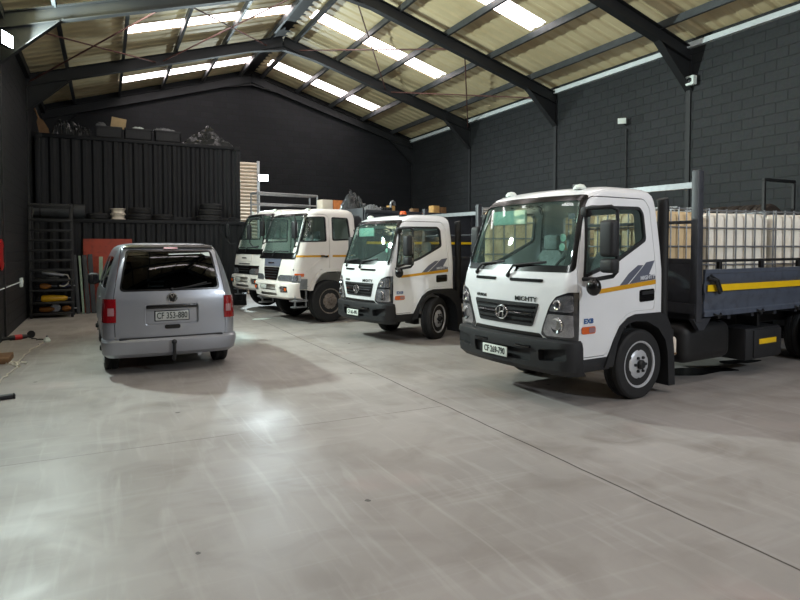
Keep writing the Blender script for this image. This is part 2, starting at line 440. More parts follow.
for p, q in sky_y:
    for side in (1, -1):
        mb = MB(); ys = [p-.03+i*.03 for i in range(int((q-p+.06)/.03)+2)]
        A = [mb.bm.verts.new((XR+side*sky_x[0], y, roof_z(XR+side*sky_x[0])+.11+rib(y))) for y in ys]
        B = [mb.bm.verts.new((XR+side*sky_x[1], y, roof_z(XR+side*sky_x[1])+.11+rib(y))) for y in ys]
        for i in range(len(ys)-1): mb.bm.faces.new((A[i], A[i+1], B[i+1], B[i]))
        k += 1; struct('window_%d' % k, mb, 'sky_panel')
# purlins, ridge cap, wall plates
tn = 0
def trim(mb, m, ang=35):
    global tn; tn += 1
    return struct('trim_%d' % tn, mb, m, ang=ang)
for side in (1, -1):
    for d in (.38, 1.68, 2.98, 4.28, 5.58):
        x = XR+side*d; z = roof_z(x)+.02
        mb = MB(); mb.box(x-.035, x+.035, Y0, Y1, z-.005, z+.012); mb.box(x-.035, x-.025, Y0, Y1, z-.13, z)
        mb.box(x-.035, x+.03, Y0, Y1, z-.14, z-.128)
        trim(mb, 'purlin')
trim(MB().box(XR-.45, XR+.45, Y0, Y1, RZ+.06, RZ+.09), 'frame_steel')
trim(MB().box(W-.10, W+.02, Y0, Y1, EAVE-.05, EAVE+.06), 'white_trim')
trim(MB().box(L-.02, L+.10, Y0, Y1, EAVE-.12, EAVE+.06), 'frame_steel')
# portal frames
def ibeam(mb, p, q, w, h):
    p, q = Vector(p), Vector(q)
    t = (q-p).normalized(); nrm = Vector((0,1,0)).cross(t); nrm.normalize()
    if nrm.z < 0: nrm = -nrm
    mb.bar(p, q, .015, h, up=nrm)
    mb.bar(p+nrm*h/2, q+nrm*h/2, w, .018, up=nrm); mb.bar(p-nrm*h/2, q-nrm*h/2, w, .018, up=nrm)
for y in (8.9, 13.14, 17.5, 21.78, 4.6, .3, -4.0):
    mb = MB()
    for side, wx in ((1, W), (-1, L)):
        ex = wx - side*.0
        ibeam(mb, (XR, y, RZ-.25), (ex, y, roof_z(ex)-.25), .17, .27)
        # haunch: triangular plate with a flange along its lower edge
        a = (ex, roof_z(ex)-.36); b = (ex, roof_z(ex)-1.02); c = (ex-side*1.05, roof_z(ex-side*1.05)-.36)
        mb.prism([a, b, c], 'y', y-.01, y+.01)
        mb.bar((b[0], y, b[1]), (c[0], y, c[1]), .17, .02)
        # apex stiffener
        mb.prism([(XR, RZ-.36), (XR, RZ-.50), (XR+side*1.1, roof_z(XR+side*1.1)-.36)], 'y', y-.01, y+.01)
        mb.bar((XR, y, RZ-.50), (XR+side*1.1, y, roof_z(XR+side*1.1)-.37), .17, .018)
        # column, mostly buried in the wall
        mb.box(min(wx-side*.035, wx+side*.2), max(wx-side*.035, wx+side*.2), y-.05, y+.05, 0, EAVE-.2)
    trim(mb, 'frame_steel')
# cross-bracing rods in the middle bay
for a, b in ((.5, 3.3), (3.5, 6.4)):
    for side in (1, -1):
        for p, q in ((a, b), (b, a)):
            x0, x1 = XR+side*p, XR+side*q
            trim(MB().tube([(x0, 13.14, roof_z(x0)-.28), (x1, 17.5, roof_z(x1)-.28)], .018, 8), 'rust')
# roller door at the back, partly behind the containers
mb = MB()
for i in range(38): mb.prism([(Y1,i*.125),(Y1-.06,i*.125+.02),(Y1-.08,i*.125+.06),(Y1-.06,i*.125+.105),(Y1,i*.125+.125)], 'x', 1.6, 5.0)
d1 = struct('door_1', mb, 'door_slat')
obj('guide_rail', MB().box(5.0, 5.09, Y1-.12, Y1, 0, 4.8, .01), 'white_trim', d1)
# conduit on left wall, socket
trim(MB().tube([(L+.012, 9.0, .96), (L+.012, 15.5, .93)], .012, 6), 'white_trim')

# ------------------------------------------------------------------ vehicle bodies: a loft of plan outlines by height
class Body:
    """levels: (z, x_front, x_rear, half_width, front corner radius, front bow[, rear bow])"""
    def __init__(s, levels, rr=.08, nb=10, nc=8, ns=16): s.lv = levels; s.rr = rr; s.nb = nb; s.nc = nc; s.ns = ns
    def at(s, z):
        lv = s.lv
        if z <= lv[0][0]: return lv[0][1:]
        for a, b in zip(lv, lv[1:]):
            if z <= b[0]:
                t = (z-a[0])/(b[0]-a[0]); return tuple(p+(q-p)*t for p, q in zip(a[1:], b[1:]))
        return lv[-1][1:]
    def ring(s, z, zz, off):
        xf, xr, w, rf, bow = s.at(z)[:5]; rb = s.at(z)[5] if len(s.at(z)) > 5 else 0
        xf -= off; xr += off; w += off; rf = max(.02, rf+off*.6); rr = max(.02, s.rr+off*.6)
        half = []
        yc = w-rf
        for i in range(s.nb): y = yc*i/s.nb; half.append((xf+bow*(y/w)**2, y))
        xa = xf+bow*(yc/w)**2
        for i in range(s.nc): t = math.pi/2*i/s.nc; half.append((xa+rf-rf*math.cos(t), yc+rf*math.sin(t)))
        yr = w-rr; xb = xr-rb*(yr/w)**2
        for i in range(s.ns): half.append((xa+rf+(xb-rr-xa-rf)*i/s.ns, w))
        for i in range(s.nc): t = math.pi/2*i/s.nc; half.append((xb-rr+rr*math.sin(t), yr+rr*math.cos(t)))
        for i in range(s.nb+1): y = yr*(1-i/s.nb); half.append((xr-rb*(y/w)**2, y))
        full = half + [(x, -y) for x, y in half[::-1][1:-1]]
        return [(x, y, zz) for x, y in full]
    def solid(s, off=0., drop=0.):
        zs = [l[0] for l in s.lv]; fine = []
        for a, b in zip(zs, zs[1:]):
            k = max(1, int((b-a)/.12)); fine += [a+(b-a)*i/k for i in range(k)]
        fine.append(zs[-1])
        zt = zs[-1]; n = len(fine)
        rings = []
        for i, z in enumerate(fine):
            zz = z
            if i == 0: zz = z - drop
            # offset also moves the top up or down near the roof
            f = max(0, (z-(zt-.18))/.18); rings.append(s.ring(z, zz+off*f, off))
        mb = MB(); mb.rings(rings); return mb.mesh()
    def layer(s, o1, o2):
        return cut(s.solid(o1), s.solid(o2, .2))
    def fx(s, y, z):
        xf, xr, w, rf, bow = s.at(z)[:5]
        y = abs(y); yc = w-rf
        if y <= yc: return xf+bow*(y/w)**2
        xa = xf+bow*(yc/w)**2; q = min(1, (y-yc)/rf); return xa+rf-rf*math.sqrt(max(0, 1-q*q))

def wheel(parent, x, y, z, rad, wid, rimr, side, rim_mat='rim', holes=6, turn=0., dual=False, bolts=6):
    """tyre with the steel disc wheel and hub as its pieces; side = -1 near, +1 far"""
    s = side; h = wid/2
    prof = [(rimr*.98,-h*.8),(rimr*1.06,-h*.96),(rimr*1.25,-h),(rad*.93,-h*.95),(rad*.985,-h*.80),(rad,-h*.62),
            (rad,-h*.32),(rad-.012,-h*.30),(rad-.012,-h*.24),(rad,-h*.22),(rad,-.012),(rad-.012,-.008),(rad-.012,.008),(rad,.012),
            (rad,h*.22),(rad-.012,h*.24),(rad-.012,h*.30),(rad,h*.32),(rad,h*.62),(rad*.985,h*.80),(rad*.93,h*.95),(rimr*1.25,h),(rimr*1.06,h*.96),(rimr*.98,h*.8)]
    t = obj('tire', MB().lathe(prof, (0,0,0), 'y', 56), 'rubber', parent, 30)
    t.location = (x, y, z); t.rotation_euler = (0, 0, turn); t.scale = (1/parent.scale.x, 1, 1/parent.scale.z)
    o = h*.86
    # steel disc: rim lip, well, dished disc
    rp = [(rimr*1.07, s*o),(rimr*1.05, s*(o+.012)),(rimr*.97, s*(o+.006)),(rimr*.94, s*(o-.02)),(rimr*.90, s*(o-.034)),
          (rimr*.80, s*(o-.026)),(rimr*.58, s*(o+.002)),(rimr*.50, s*(o+.012)),(rimr*.2, s*(o+.012)),(0.0, s*(o+.012)),
          (0.0, s*(o-.03)),(rimr*.5, s*(o-.03)),(rimr*.74, s*(o-.08)),(rimr*.88, s*(o-.12)),(rimr*1.0, s*(o-.12)),(rimr*1.07, s*o)]
    rm = MB().lathe(rp, (0,0,0), 'y', 48).mesh()
    if holes:
        hb = MB()
        for i in range(holes):
            a = 2*math.pi*(i+.5)/holes
            hb.lathe([(0,-.3),(rimr*.12,-.3),(rimr*.12,.3),(0,.3)], (rimr*.72*math.cos(a), 0, rimr*.72*math.sin(a)), 'y', 12)
        rm = cut(rm, hb.mesh())
    r_ = obj('rim', rm, rim_mat, t, 30)
    hubm = MB().lathe([(0,s*(o+.0)),(rimr*.21,s*(o+.0)),(rimr*.21,s*(o+.045)),(rimr*.15,s*(o+.062)),(0,s*(o+.062))], (0,0,0), 'y', 20)
    for i in range(bolts):
        a = 2*math.pi*i/bolts
        hubm.lathe([(0,s*(o-.01)),(.016,s*(o-.01)),(.016,s*(o+.035)),(0,s*(o+.035))], (rimr*.34*math.cos(a),0,rimr*.34*math.sin(a)), 'y', 6)
    obj('hub', hubm, 'black_plastic' if rim_mat == 'rim' else 'dirty_rim', t, 30)
    if dual:
        t2 = obj('tire', MB().lathe(prof, (0,0,0), 'y', 40), 'rubber', parent, 30); t2.location = (x, y-s*(wid+.05), z)
    return t

def seat_unit(parent, x, y, z, sc=1.):
    mb = MB(); mb.box(x-.24, x+.24, y-.24, y+.24, z, z+.14, .05)
    st = obj('seat', mb, 'seat', parent)
    bk = MB()
    bk.rings([[(x+.16+.16*t, y-w+.0, z+.1+.56*t), (x+.16+.16*t, y+w, z+.1+.56*t), (x+.28+.16*t, y+w*.9, z+.1+.56*t), (x+.28+.16*t, y-w*.9, z+.1+.56*t)] for t, w in ((0,.23),(.3,.25),(.7,.24),(.92,.2),(1,.14))])
    obj('backrest', bk, 'seat', st, 60)
    obj('headrest', MB().box(x+.30, x+.40, y-.13, y+.13, z+.66, z+.86, .04), 'seat', st)

def steering(parent, x, y, z, r=.2, tilt=.9):
    c = Vector((x,y,z)); a = Vector((math.sin(tilt),0,-math.cos(tilt)))  # wheel axis
    u = Vector((0,1,0)); v = a.cross(u)
    mb = MB(); mb.tube([c+(u*math.cos(t)+v*math.sin(t))*r for t in [2*math.pi*i/28 for i in range(28)]], .016, 8, True)
    for t in (0, math.pi, 1.5*math.pi): mb.tube([c, c+(u*math.cos(t)+v*math.sin(t))*r], .014, 6)
    mb.ball(c, .05); mb.tube([c, c-Vector((.22,0,.28))], .03, 8)
    obj('steering_wheel', mb, 'black_plastic', parent)

def dropside_mesh(x0, x1, y, z0, z1, out):
    """ribbed steel side board; out = -1 near side, +1 far side"""
    h = z1-z0; d = .03*out; e = .018*out
    prof = [(y,z0),(y+d,z0),(y+d,z0+.1*h),(y+e,z0+.13*h),(y+e,z0+.34*h),(y+d,z0+.38*h),(y+d,z0+.50*h),(y+e*1.1,z0+.52*h),(y+e*1.1,z0+.70*h),(y+d,z0+.73*h),(y+d,z0+.9*h),(y+d*1.3,z0+.92*h),(y+d*1.3,z1),(y,z1)]
    return MB().prism(prof, 'x', x0, x1)

MIGHTY = Body([
 (0.5,0.04,1.7,0.985,0.17,0.125),(0.62,-0.01,1.7,0.995,0.17,0.125),(0.8,-0.04,1.7,1.0,0.17,0.125),(1.05,-0.055,1.7,1.0,0.17,0.13),(1.25,-0.045,1.7,1.0,0.17,0.135),(1.38,-0.02,1.7,0.998,0.17,0.14),(1.45,0.01,1.7,0.995,0.17,0.145),(1.7,0.09,1.695,0.97,0.165,0.155),(1.95,0.175,1.685,0.94,0.16,0.165),(2.14,0.245,1.675,0.915,0.16,0.175),(2.22,0.29,1.665,0.9,0.17,0.185),(2.28,0.36,1.65,0.88,0.18,0.195),(2.325,0.46,1.62,0.845,0.19,0.195),(2.355,0.59,1.57,0.79,0.2,0.185),(2.375,0.78,1.48,0.7,0.2,0.165),(2.385,0.94,1.38,0.55,0.2,0.135)])
_mcache = {}
def mighty_shapes():
    """pieces common to the two small cabs, cut once"""
    c = _mcache
    if c: return c
    B = MIGHTY
    outer = B.solid(0); inner = cut(B.solid(-.05, -.12), pr([(-1,.4),(3,.4),(3,1.0),(-1,1.0)], 'y', -2, 2))
    arch = [(.66,.3),(.71,.55),(.78,.70),(.88,.84),(1.02,.925),(1.16,.955),(1.95,.955),(1.95,.3)]
    doorp = rpoly([(.175,.555),(.64,.555),(.71,.68),(.83,.87),(.99,.97),(1.14,1.0),(1.50,1.0),(1.535,1.4),(1.50,2.14),(1.42,2.235),(.52,2.235),(.40,2.17),(.175,1.40)], .04)
    winp = rpoly([(.235,1.37),(.385,2.10),(.45,2.14),(1.32,2.15),(1.385,2.08),(1.39,1.77),(.80,1.52)], .05)
    wsp = rpoly([(-.93,1.47),(.93,1.47),(.835,2.235),(-.835,2.235)], .06)
    backp = rpoly([(-.62,1.55),(.62,1.55),(.60,2.1),(-.60,2.1)], .06)
    grow = lambda poly, k: [(cx+(x-cx)*(1+k/.5), cz+(z-cz)*(1+k/.5)) for cx, cz in [(sum(p[0] for p in poly)/len(poly), sum(p[1] for p in poly)/len(poly))] for x, z in poly]
    shell = boolean(outer, inner, 'DIFFERENCE')
    shell = cut(shell, pr(arch, 'y', -1.2, -.45), pr(arch, 'y', .45, 1.2))
    ws_p = pr(wsp, 'x', -.5, .80); bk_p = pr(backp, 'x', 1.55, 1.9)
    doorN = pr(doorp, 'y', -1.2, -.80); winN = pr(winp, 'y', -1.2, -.75)
    door = cut(both(shell, doorN), winN)
    gap = pr(grow(doorp, .006), 'y', -1.2, -.80)
    body = cut(shell, ws_p, bk_p, gap, mirror(gap))
    # shut line backing, slots under the windscreen
    g1 = B.layer(-.008, -.016)
    c['door'] = door; c['body'] = body
    c['ws'] = both(g1, ws_p); c['win'] = both(g1, winN); c['back'] = both(g1, bk_p)
    seal = B.layer(.004, -.03)
    ring = rpoly([(-.955,1.435),(.955,1.435),(.855,2.265),(-.855,2.265)], .07); inn = rpoly([(-.905,1.505),(.905,1.505),(.81,2.20),(-.81,2.20)], .06)
    c['ws_seal'] = cut(both(seal, pr(ring, 'x', -.5, .75)), pr(inn, 'x', -.6, .85))
    win_in = rpoly([(.275,1.415),(.41,2.08),(.46,2.105),(1.31,2.115),(1.35,2.07),(1.355,1.79),(.79,1.555)], .05)
    c['win_seal'] = cut(both(B.layer(.003,-.03), winN), pr(win_in, 'y', -1.3, -.7))
    jam = B.layer(-.035, -.05); c['jamb'] = cut(both(jam, pr(grow(doorp,.03), 'y', -1.2, -.78)), pr(doorp and grow(doorp,-.02), 'y', -1.3, -.7))
    proud = B.layer(.010, -.012); skin = B.layer(.0035, -.006)
    gp = rpoly([(-.575,1.095),(.575,1.095),(.475,.845),(-.475,.845)], .025)
    c['grille'] = both(proud, pr(gp, 'x', -.5, .3))
    lower = rpoly([(-.58,.78),(.58,.78),(.66,.66),(-.66,.66)], .03)
    c['lower'] = both(proud, pr(lower, 'x', -.5, .35))
    hl = rpoly([(-.625,.86),(-.60,.775),(-.66,.74),(-1.03,.735),(-1.03,1.235),(-.95,1.235),(-.80,1.185),(-.73,1.10)], .02)
    hp = pr(hl, 'x', -.4, .172)
    c['hl'] = both(B.layer(.012, -.01), hp)
    up = rpoly([(-.985,1.03),(-.985,1.20),(-.93,1.205),(-.80,1.16),(-.745,1.08),(-.725,1.03)], .02)
    lo = rpoly([(-.985,.77),(-.985,1.0),(-.71,1.0),(-.65,.87),(-.64,.80),(-.67,.765)], .02)
    c['hl_up'] = both(B.layer(.016, .004), pr(up, 'x', -.4, .16)); c['hl_lo'] = both(B.layer(.016, .004), pr(lo, 'x', -.4, .16))
    c['slots'] = [both(proud, pr(rpoly([(a,1.325),(b,1.325),(b,1.358),(a,1.358)], .012), 'x', -.5, .3)) for a, b in ((.16,.60),(-.60,-.10))]
    c['stripe'] = both(skin, pr([(.36,1.20),(1.53,1.285),(1.53,1.335),(.36,1.245)], 'y', -1.2, -.9))
    c['dec1'] = both(skin, pr([(.86,1.285),(1.00,1.295),(1.30,1.50),(1.20,1.50),(1.02,1.41)], 'y', -1.2, -.9))
    c['dec2'] = both(skin, pr([(1.03,1.298),(1.52,1.338),(1.52,1.375),(1.40,1.40),(1.52,1.55),(1.36,1.53)], 'y', -1.2, -.9))
    c['indic'] = both(B.layer(.012,-.006), pr(rpoly([(.215,.80),(.44,.80),(.44,.875),(.215,.875)], .03), 'y', -1.2, -.9))
    c['indic_c'] = both(B.layer(.015,.0), pr(rpoly([(.33,.81),(.43,.81),(.43,.865),(.33,.865)], .02), 'y', -1.2, -.9))
    c['handle'] = both(B.layer(.006,-.01), pr(rpoly([(1.22,1.09),(1.50,1.10),(1.50,1.235),(1.22,1.225)], .03), 'y', -1.2, -.9))
    c['pull'] = both(B.layer(.022,.008), pr(rpoly([(1.25,1.17),(1.48,1.18),(1.48,1.215),(1.25,1.205)], .015), 'y', -1.2, -.9))
    # wheel-arch flare
    fo = [(.60,.42),(.68,.56),(.755,.70),(.86,.845),(1.0,.93),(1.14,.962),(1.62,.962),(1.76,.90),(1.86,.74),(1.90,.52),(1.93,.10),(1.80,.10),(1.77,.5),
          (1.72,.64),(1.58,.78),(1.36,.87),(1.14,.885),(1.0,.86),(.90,.79),(.82,.66),(.77,.5),(.745,.42)]
    c['fender'] = MB().prism(fo, 'y', -1.015, -.62).mesh()
    BP = Body([(.36,-.02,.32,1.0,.20,.11),(.42,-.10,.24,1.035,.20,.125),(.66,-.12,.22,1.045,.20,.125),(.715,-.11,.21,1.04,.20,.125),(.735,-.07,.21,1.01,.19,.125)], .03)
    bp = BP.solid()
    top = MB().prism([(-.62,.70),(.62,.70),(.56,.9),(-.56,.9)], 'x', -.4, .12).mesh()
    bp = cut(bp, pr(rpoly([(-.50,.47),(.50,.47),(.52,.60),(-.52,.60)], .03), 'x', -.3, -.04), pr(rpoly([(-.97,.53),(-.62,.50),(-.62,.62),(-.97,.66)], .03), 'x', -.3, .02), pr(rpoly([(.97,.53),(.62,.50),(.62,.62),(.97,.66)], .03), 'x', -.3, .02))
    c['bumper'] = bp
    c['sill'] = MB().box(.16,.72,-.99,-.72,.39,.545,.02).mesh()
    return c

def mighty(name, label, cat, loc, rz, sc, plate, white, beacon, bed_len, near_extra):
    g = mighty_shapes(); B = MIGHTY
    t = thing(name, label, cat, loc, rz, scale=sc)
    cab = obj('cab', g['body'].copy(), white, t, 30)
    for s in (1, 0):
        f = (lambda me: me.copy()) if s else mirror
        dr = obj('door', f(g['door']), white, t, 30)
        obj('window', f(g['win']), 'side_glass', dr); obj('window_seal', f(g['win_seal']), 'black_plastic', dr)
        obj('door_frame', f(g['jamb']), 'black_plastic', cab)
        h = obj('handle', f(g['handle']), 'black', dr); obj('reflective_stripe', f(g['stripe']), 'gold', dr)
        obj('decal', f(g['dec1']), 'decal', dr); obj('decal', f(g['dec2']), 'decal', dr)
        obj('door_pull', f(g['pull']), 'black_plastic', dr)
        il = obj('indicator', f(g['indic']), 'amber', cab); obj('clear_segment', f(g['indic_c']), 'clear_lens', cab)
        hl = obj('headlight', f(g['hl']), 'lamp_dark', t); obj('lamp_unit', f(g['hl_up']), 'lamp_body', hl); obj('lamp_unit', f(g['hl_lo']), 'lamp_body', hl)
        y = -.82 if s else .82
        for zz, rr, xx in ((.885,.085,.02),(1.10,.055,.05)):
            obj('lamp_bulb', MB().lathe([(rr,.0),(rr*.92,-.012),(rr*.6,.0),(rr*.3,.012),(0,.014)], (B.fx(y,zz)-.02,y,zz), 'x', 24), 'chrome', hl)
        obj('fender', f(g['fender']), 'black_plastic', t, 30); obj('step', f(g['sill']), 'black_plastic', t)
    obj('windscreen', g['ws'].copy(), 'glass', t); obj('windscreen_seal', g['ws_seal'].copy(), 'black', t); obj('rear_window', g['back'].copy(), 'side_glass', t)
    gr = obj('grille', g['grille'].copy(), 'black_plastic', t)
    for zz, ww, m_ in ((1.05,.53,'black'),(1.0,.51,'lamp_dark'),(.945,.49,'black'),(.895,.47,'black')):
        mb = MB(); n = 14
        mb.rings([[(B.fx(y,zz)-.011,y,zz-.012),(B.fx(y,zz)-.024,y,zz-.004),(B.fx(y,zz)-.024,y,zz+.008),(B.fx(y,zz)-.011,y,zz+.014)] for y in [-ww+2*ww*i/n for i in range(n+1)]])
        obj('grille_bar', mb, m_, gr)
    for sgn in (1, -1):
        mb = MB(); mb.rings([[(B.fx(y,.97)-.024,y,.962),(B.fx(y,.97)-.03,y,.966),(B.fx(y,.97)-.03,y,.98),(B.fx(y,.97)-.024,y,.984)] for y in [sgn*(.12+.36*i/6) for i in range(7)]])
        obj('chrome_bar', mb, 'chrome', gr)
    # slanted H in an oval ring
    mb = MB(); ex = B.fx(0,.968)-.03
    mb.tube([(ex, .10*math.cos(a), .968+.072*math.sin(a)) for a in [2*math.pi*i/32 for i in range(32)]], .011, 8, True)
    mb.tube([(ex,.052,.912),(ex,.038,.945),(ex,.022,1.02)], .010, 8); mb.tube([(ex,-.022,.914),(ex,-.038,.99),(ex,-.052,1.02)], .010, 8)
    mb.tube([(ex,.045,.955),(ex,.0,.975),(ex,-.045,.975)], .011, 8)
    obj('emblem', mb, 'chrome', gr)
    obj('air_intake', g['lower'].copy(), 'black', t)
    for sl in g['slots']: obj('vent_slot', sl.copy(), 'black', t)
    fr = lambda y, z: (B.fx(y, z)-.004, y, z)
    def tilt(y, z):
        e = .05; a = Vector(fr(y+e,z)); b = Vector(fr(y-e,z)); return (b-a)
    text('lettering', 'HYUNDAI', .05, 'ink', t, fr(.44,1.135), tilt(.44,1.135), (0,0,1), 1.0, .001)
    text('lettering', 'MIGHTY', .07, 'ink', t, fr(-.375,1.135), tilt(-.375,1.135), (0,0,1), 1.3, .0012)
    text('lettering', 'EX8', .07, 'blue', t, (.33,-1.006,.93), (1,0,0), (0,0,1), 1.3, .002)
    text('lettering', 'MIGHTY', .06, 'decal_light', t, (1.36,-1.008,1.362), (1,0,.07), (0,0,1), 1.2, .002)
    bp = obj('bumper', g['bumper'].copy(), 'black_plastic', t)
    pl = obj('number_plate', MB().box(-.135,-.122,-.16,.29,.475,.585,.004), 'plate', bp)
    text('plate_lettering', plate, .10, 'ink', pl, (-.137,.065,.53), (0,-1,0), (0,0,1), .80, .0015)
    for y in (.34,-.40): obj('fog_slot', MB().box(-.12,-.08,y-.12,y+.12,.62,.65,.006), 'black', bp)
    # wipers
    for (ya, za, yb, zb, yc, zc) in ((.60,1.40,.50,1.50,.06,1.545),(-.06,1.385,-.14,1.50,-.60,1.545)):
        P = lambda y, z, o=.03: (B.fx(y,z)-o, y, z)
        mb = MB(); mb.ball(P(ya,za,.012), .028); mb.tube([P(ya,za,.02), P((ya+yb)/2,(za+zb)/2,.045), P(yb,zb,.035)], [.017,.015,.012], 8)
        mb.tube([P(yb,zb,.035), P((yb+yc)/2,(zb+zc)/2,.028), P(yc,zc,.022)], [.013,.011,.008], 8)
        mb.tube([P(yb+(yc-yb)*k/6, zb+(zc-zb)*k/6-.012, .018) for k in range(7)], .008, 6)
        obj('wiper', mb, 'black_plastic', t)
    # mirrors
    for s in (-1, 1):
        yy = (lambda v: -(v+.11 if v > 1.035 else v)) if s < 0 else (lambda v: .95*v)
        nobj = len(COL.objects)
        mb = MB(); mb.tube([(.34,yy(.90),2.08),(.31,yy(1.00),2.10),(.40,yy(1.13),2.105),(.45,yy(1.17),2.07),(.45,yy(1.17),1.75),(.45,yy(1.17),1.45),(.42,yy(1.14),1.405),(.28,yy(1.04),1.375),(.24,yy(.99),1.37)], .022, 10)
        mb.box(.28,.40,min(yy(.90),yy(.99)),max(yy(.90),yy(.99)),2.01,2.12,.03)
        ma = obj('mirror_arm', mb, 'black_plastic', t)
        m1 = MB().box(.27,.41,min(yy(1.06),yy(1.25)),max(yy(1.06),yy(1.25)),1.60,1.97,.045,3)
        h = obj('mirror', m1, 'black_plastic', t); obj('mirror_glass', MB().box(.405,.415,min(yy(1.08),yy(1.23)),max(yy(1.08),yy(1.23)),1.63,1.94,.003), 'chrome', h)
        m2 = MB().box(.28,.41,min(yy(1.06),yy(1.25)),max(yy(1.06),yy(1.25)),1.44,1.585,.04,3)
        h = obj('mirror', m2, 'black_plastic', t); obj('mirror_glass', MB().box(.405,.415,min(yy(1.08),yy(1.23)),max(yy(1.08),yy(1.23)),1.46,1.565,.003), 'chrome', h)
        obj('mirror', MB().ball((.20,yy(1.07),1.30), .09, .9, .9, 1.0), 'black', t)
        if s > 0:      # the far mirror sits a little further back
            for o_ in list(COL.objects)[nobj:]:
                if o_.parent == t: o_.location.x += .10
        # roof marker lamps
        y = s*.60
        mb = MB(); mb.lathe([(.075,0),(.075,.02),(.05,.05),(0,.062)], (.62,y,2.335), 'z', 20)
        if not (beacon and s < 0):
            obj('marker_lamp', mb, 'plate', t)
    if beacon:
        mb = MB(); mb.lathe([(.085,0),(.085,.03),(.07,.04)], (.66,-.62,2.335), 'z', 20); b = obj('beacon_base', mb, 'black_plastic', t)
        obj('amber_beacon', MB().lathe([(.07,0),(.07,.035),(.05,.065),(0,.075)], (.66,-.62,2.37), 'z', 24), 'orange_lens', b)['label'] = 'orange domed beacon on the cab roof'
    # interior
    mb = MB(); mb.box(.22,.52,-.86,.86,1.16,1.40,.06); mb.box(.42,.60,-.2,.2,.95,1.25,.04); obj('dashboard', mb, 'dash', t)
    obj('cab_floor', MB().box(.12,1.66,-.93,.93,.93,.99), 'dash', t)
    for y in (-.50, .10, .52): seat_unit(t, .98, y, 1.0)
    steering(t, .52, -.50, 1.46)
    obj('sun_visor', MB().box(.40,.44,.1,.72,1.97,2.14,.01, mx=None), 'mint', t)
    for y, z in ((-.70,1.80),(-.715,1.70)):
        obj('licence_disc', MB().lathe([(0,0),(.042,0),(.042,.004),(0,.004)], (B.fx(y,z)+.03,y,z), 'x', 20), 'mint', t)
    obj('windscreen_sticker', MB().box(B.fx(-.74,2.03)+.03,B.fx(-.74,2.03)+.034,-.78,-.68,2.0,2.06), 'decal', t)
    # chassis, axles, wheels
    mb = MB()
    for y in (-.40,.40): mb.box(.30,bed_len-.1,y-.035,y+.035,.58,.80)
    for x in (.5,1.8,3.0,4.2,5.4):
        if x < bed_len-.2: mb.box(x-.05,x+.05,-.40,.40,.60,.74)
    mb.box(.55,1.6,-.35,.35,.50,.95,.08)
    obj('chassis', mb, 'chassis', t)
    ax = MB(); ax.tube([(1.28,-.8,.39),(1.28,.8,.39)], .05); obj('front_axle', ax, 'chassis', t)
    for s in (-1, 1): wheel(t, 1.28, s*.87, .39, (.392), .225, .25, s, turn=R(near_extra))
    rx = bed_len-.72
    ax = MB(); ax.tube([(rx,-.8,.39),(rx,.8,.39)], .07); ax.ball((rx,0,.39), .18); obj('rear_axle', ax, 'chassis', t)
    for s in (-1, 1): wheel(t, rx, s*.87, .392, .392, .215, .25, s, dual=True)
    # load bed
    deck = MB().box(2.30,bed_len,-1.03,1.03,.90,1.02); 
    for k in range(int((bed_len-2.4)/.6)): deck.box(2.5+k*.6,2.58+k*.6,-1.0,1.0,.80,.90)
    obj('deck', deck, 'bed_dark', t)
    for s in (-1, 1):
        ds = obj('dropside', dropside_mesh(2.47, bed_len, s*1.03, .86, 1.43, s), 'bed', t)
        yo = s*1.064
        obj('reflective_stripe', MB().box(2.52,bed_len-.05,min(yo-.012,yo),max(yo-.012,yo),1.165,1.245), 'yellow', ds)
        for k in range(4):
            x = 2.75+k*1.05
            mb = MB(); mb.tube([(x-.08,yo,.89),(x-.05,yo+s*.03,.87),(x+.05,yo+s*.03,.87),(x+.08,yo,.89)], .012, 6); mb.box(x-.03,x+.03,min(yo,yo+s*.03),max(yo,yo+s*.03),.83,.87,.005)
            obj('lashing_hook', mb, 'black_plastic', ds)
        mb = MB(); mb.tube([(2.50,yo+s*.02,1.33),(2.62,yo+s*.05,1.30),(2.72,yo+s*.05,1.14)], .022, 8); mb.tube([(2.56,yo+s*.02,1.36),(2.68,yo+s*.05,1.30),(2.76,yo+s*.05,1.16)], .016, 8)
        obj('latch', mb, 'black_plastic', ds)
        ps = obj('headboard_post', MB().box(2.31,2.43,s*1.0-.05,s*1.0+.05,.80,2.61,.012), 'bed_dark', t)
        obj('gusset', MB().prism([(2.27,.84),(2.67,.84),(2.51,.70),(2.41,.70)], 'y', s*1.0-.03, s*1.0+.03), 'bed_dark', ps)
    if near_extra == 0:
        mb = MB(); mb.box(2.44,bed_len,-1.02,-.975,1.515,1.55,.008)
        for x in (2.86,3.9,4.95): mb.box(x,x+.07,-1.02,-.975,1.43,1.55,.004)
        obj('side_rail', mb, 'chassis', t)
    obj('headboard', MB().box(2.35,2.39,-.95,.95,.98,1.56,.008), 'bed_dark', t)
    mb = MB(); mb.bar((2.37,-.95,2.44),(2.37,.95,2.44),.06,.07); obj('headboard_rail', mb, 'steel', t)
    mb = MB(); mb.bar((2.37,-.95,1.53),(2.37,.95,1.53),.05,.05); mb.bar((2.37,-.95,2.0),(2.37,.95,2.0),.04,.04); obj('headboard_rail', mb, 'bed_dark', t)
    obj('tailboard', MB().box(bed_len-.03,bed_len+.01,-1.03,1.03,.88,1.43,.008), 'bed', t)
    obj('intake_pipe', MB().tube([(1.95,-.80,.8),(1.95,-.80,2.2),(1.93,-.80,2.27)], .07, 12), 'chassis', t)
    # underside equipment
    tank = MB(); tank.box(2.25,3.35,-.93,-.50,.28,.76,.12,4); obj('fuel_tank', tank, 'chassis', t)
    tb = obj('tool_box', MB().box(3.58,4.52,-1.0,-.62,.22,.64,.03), 'black_plastic', t)
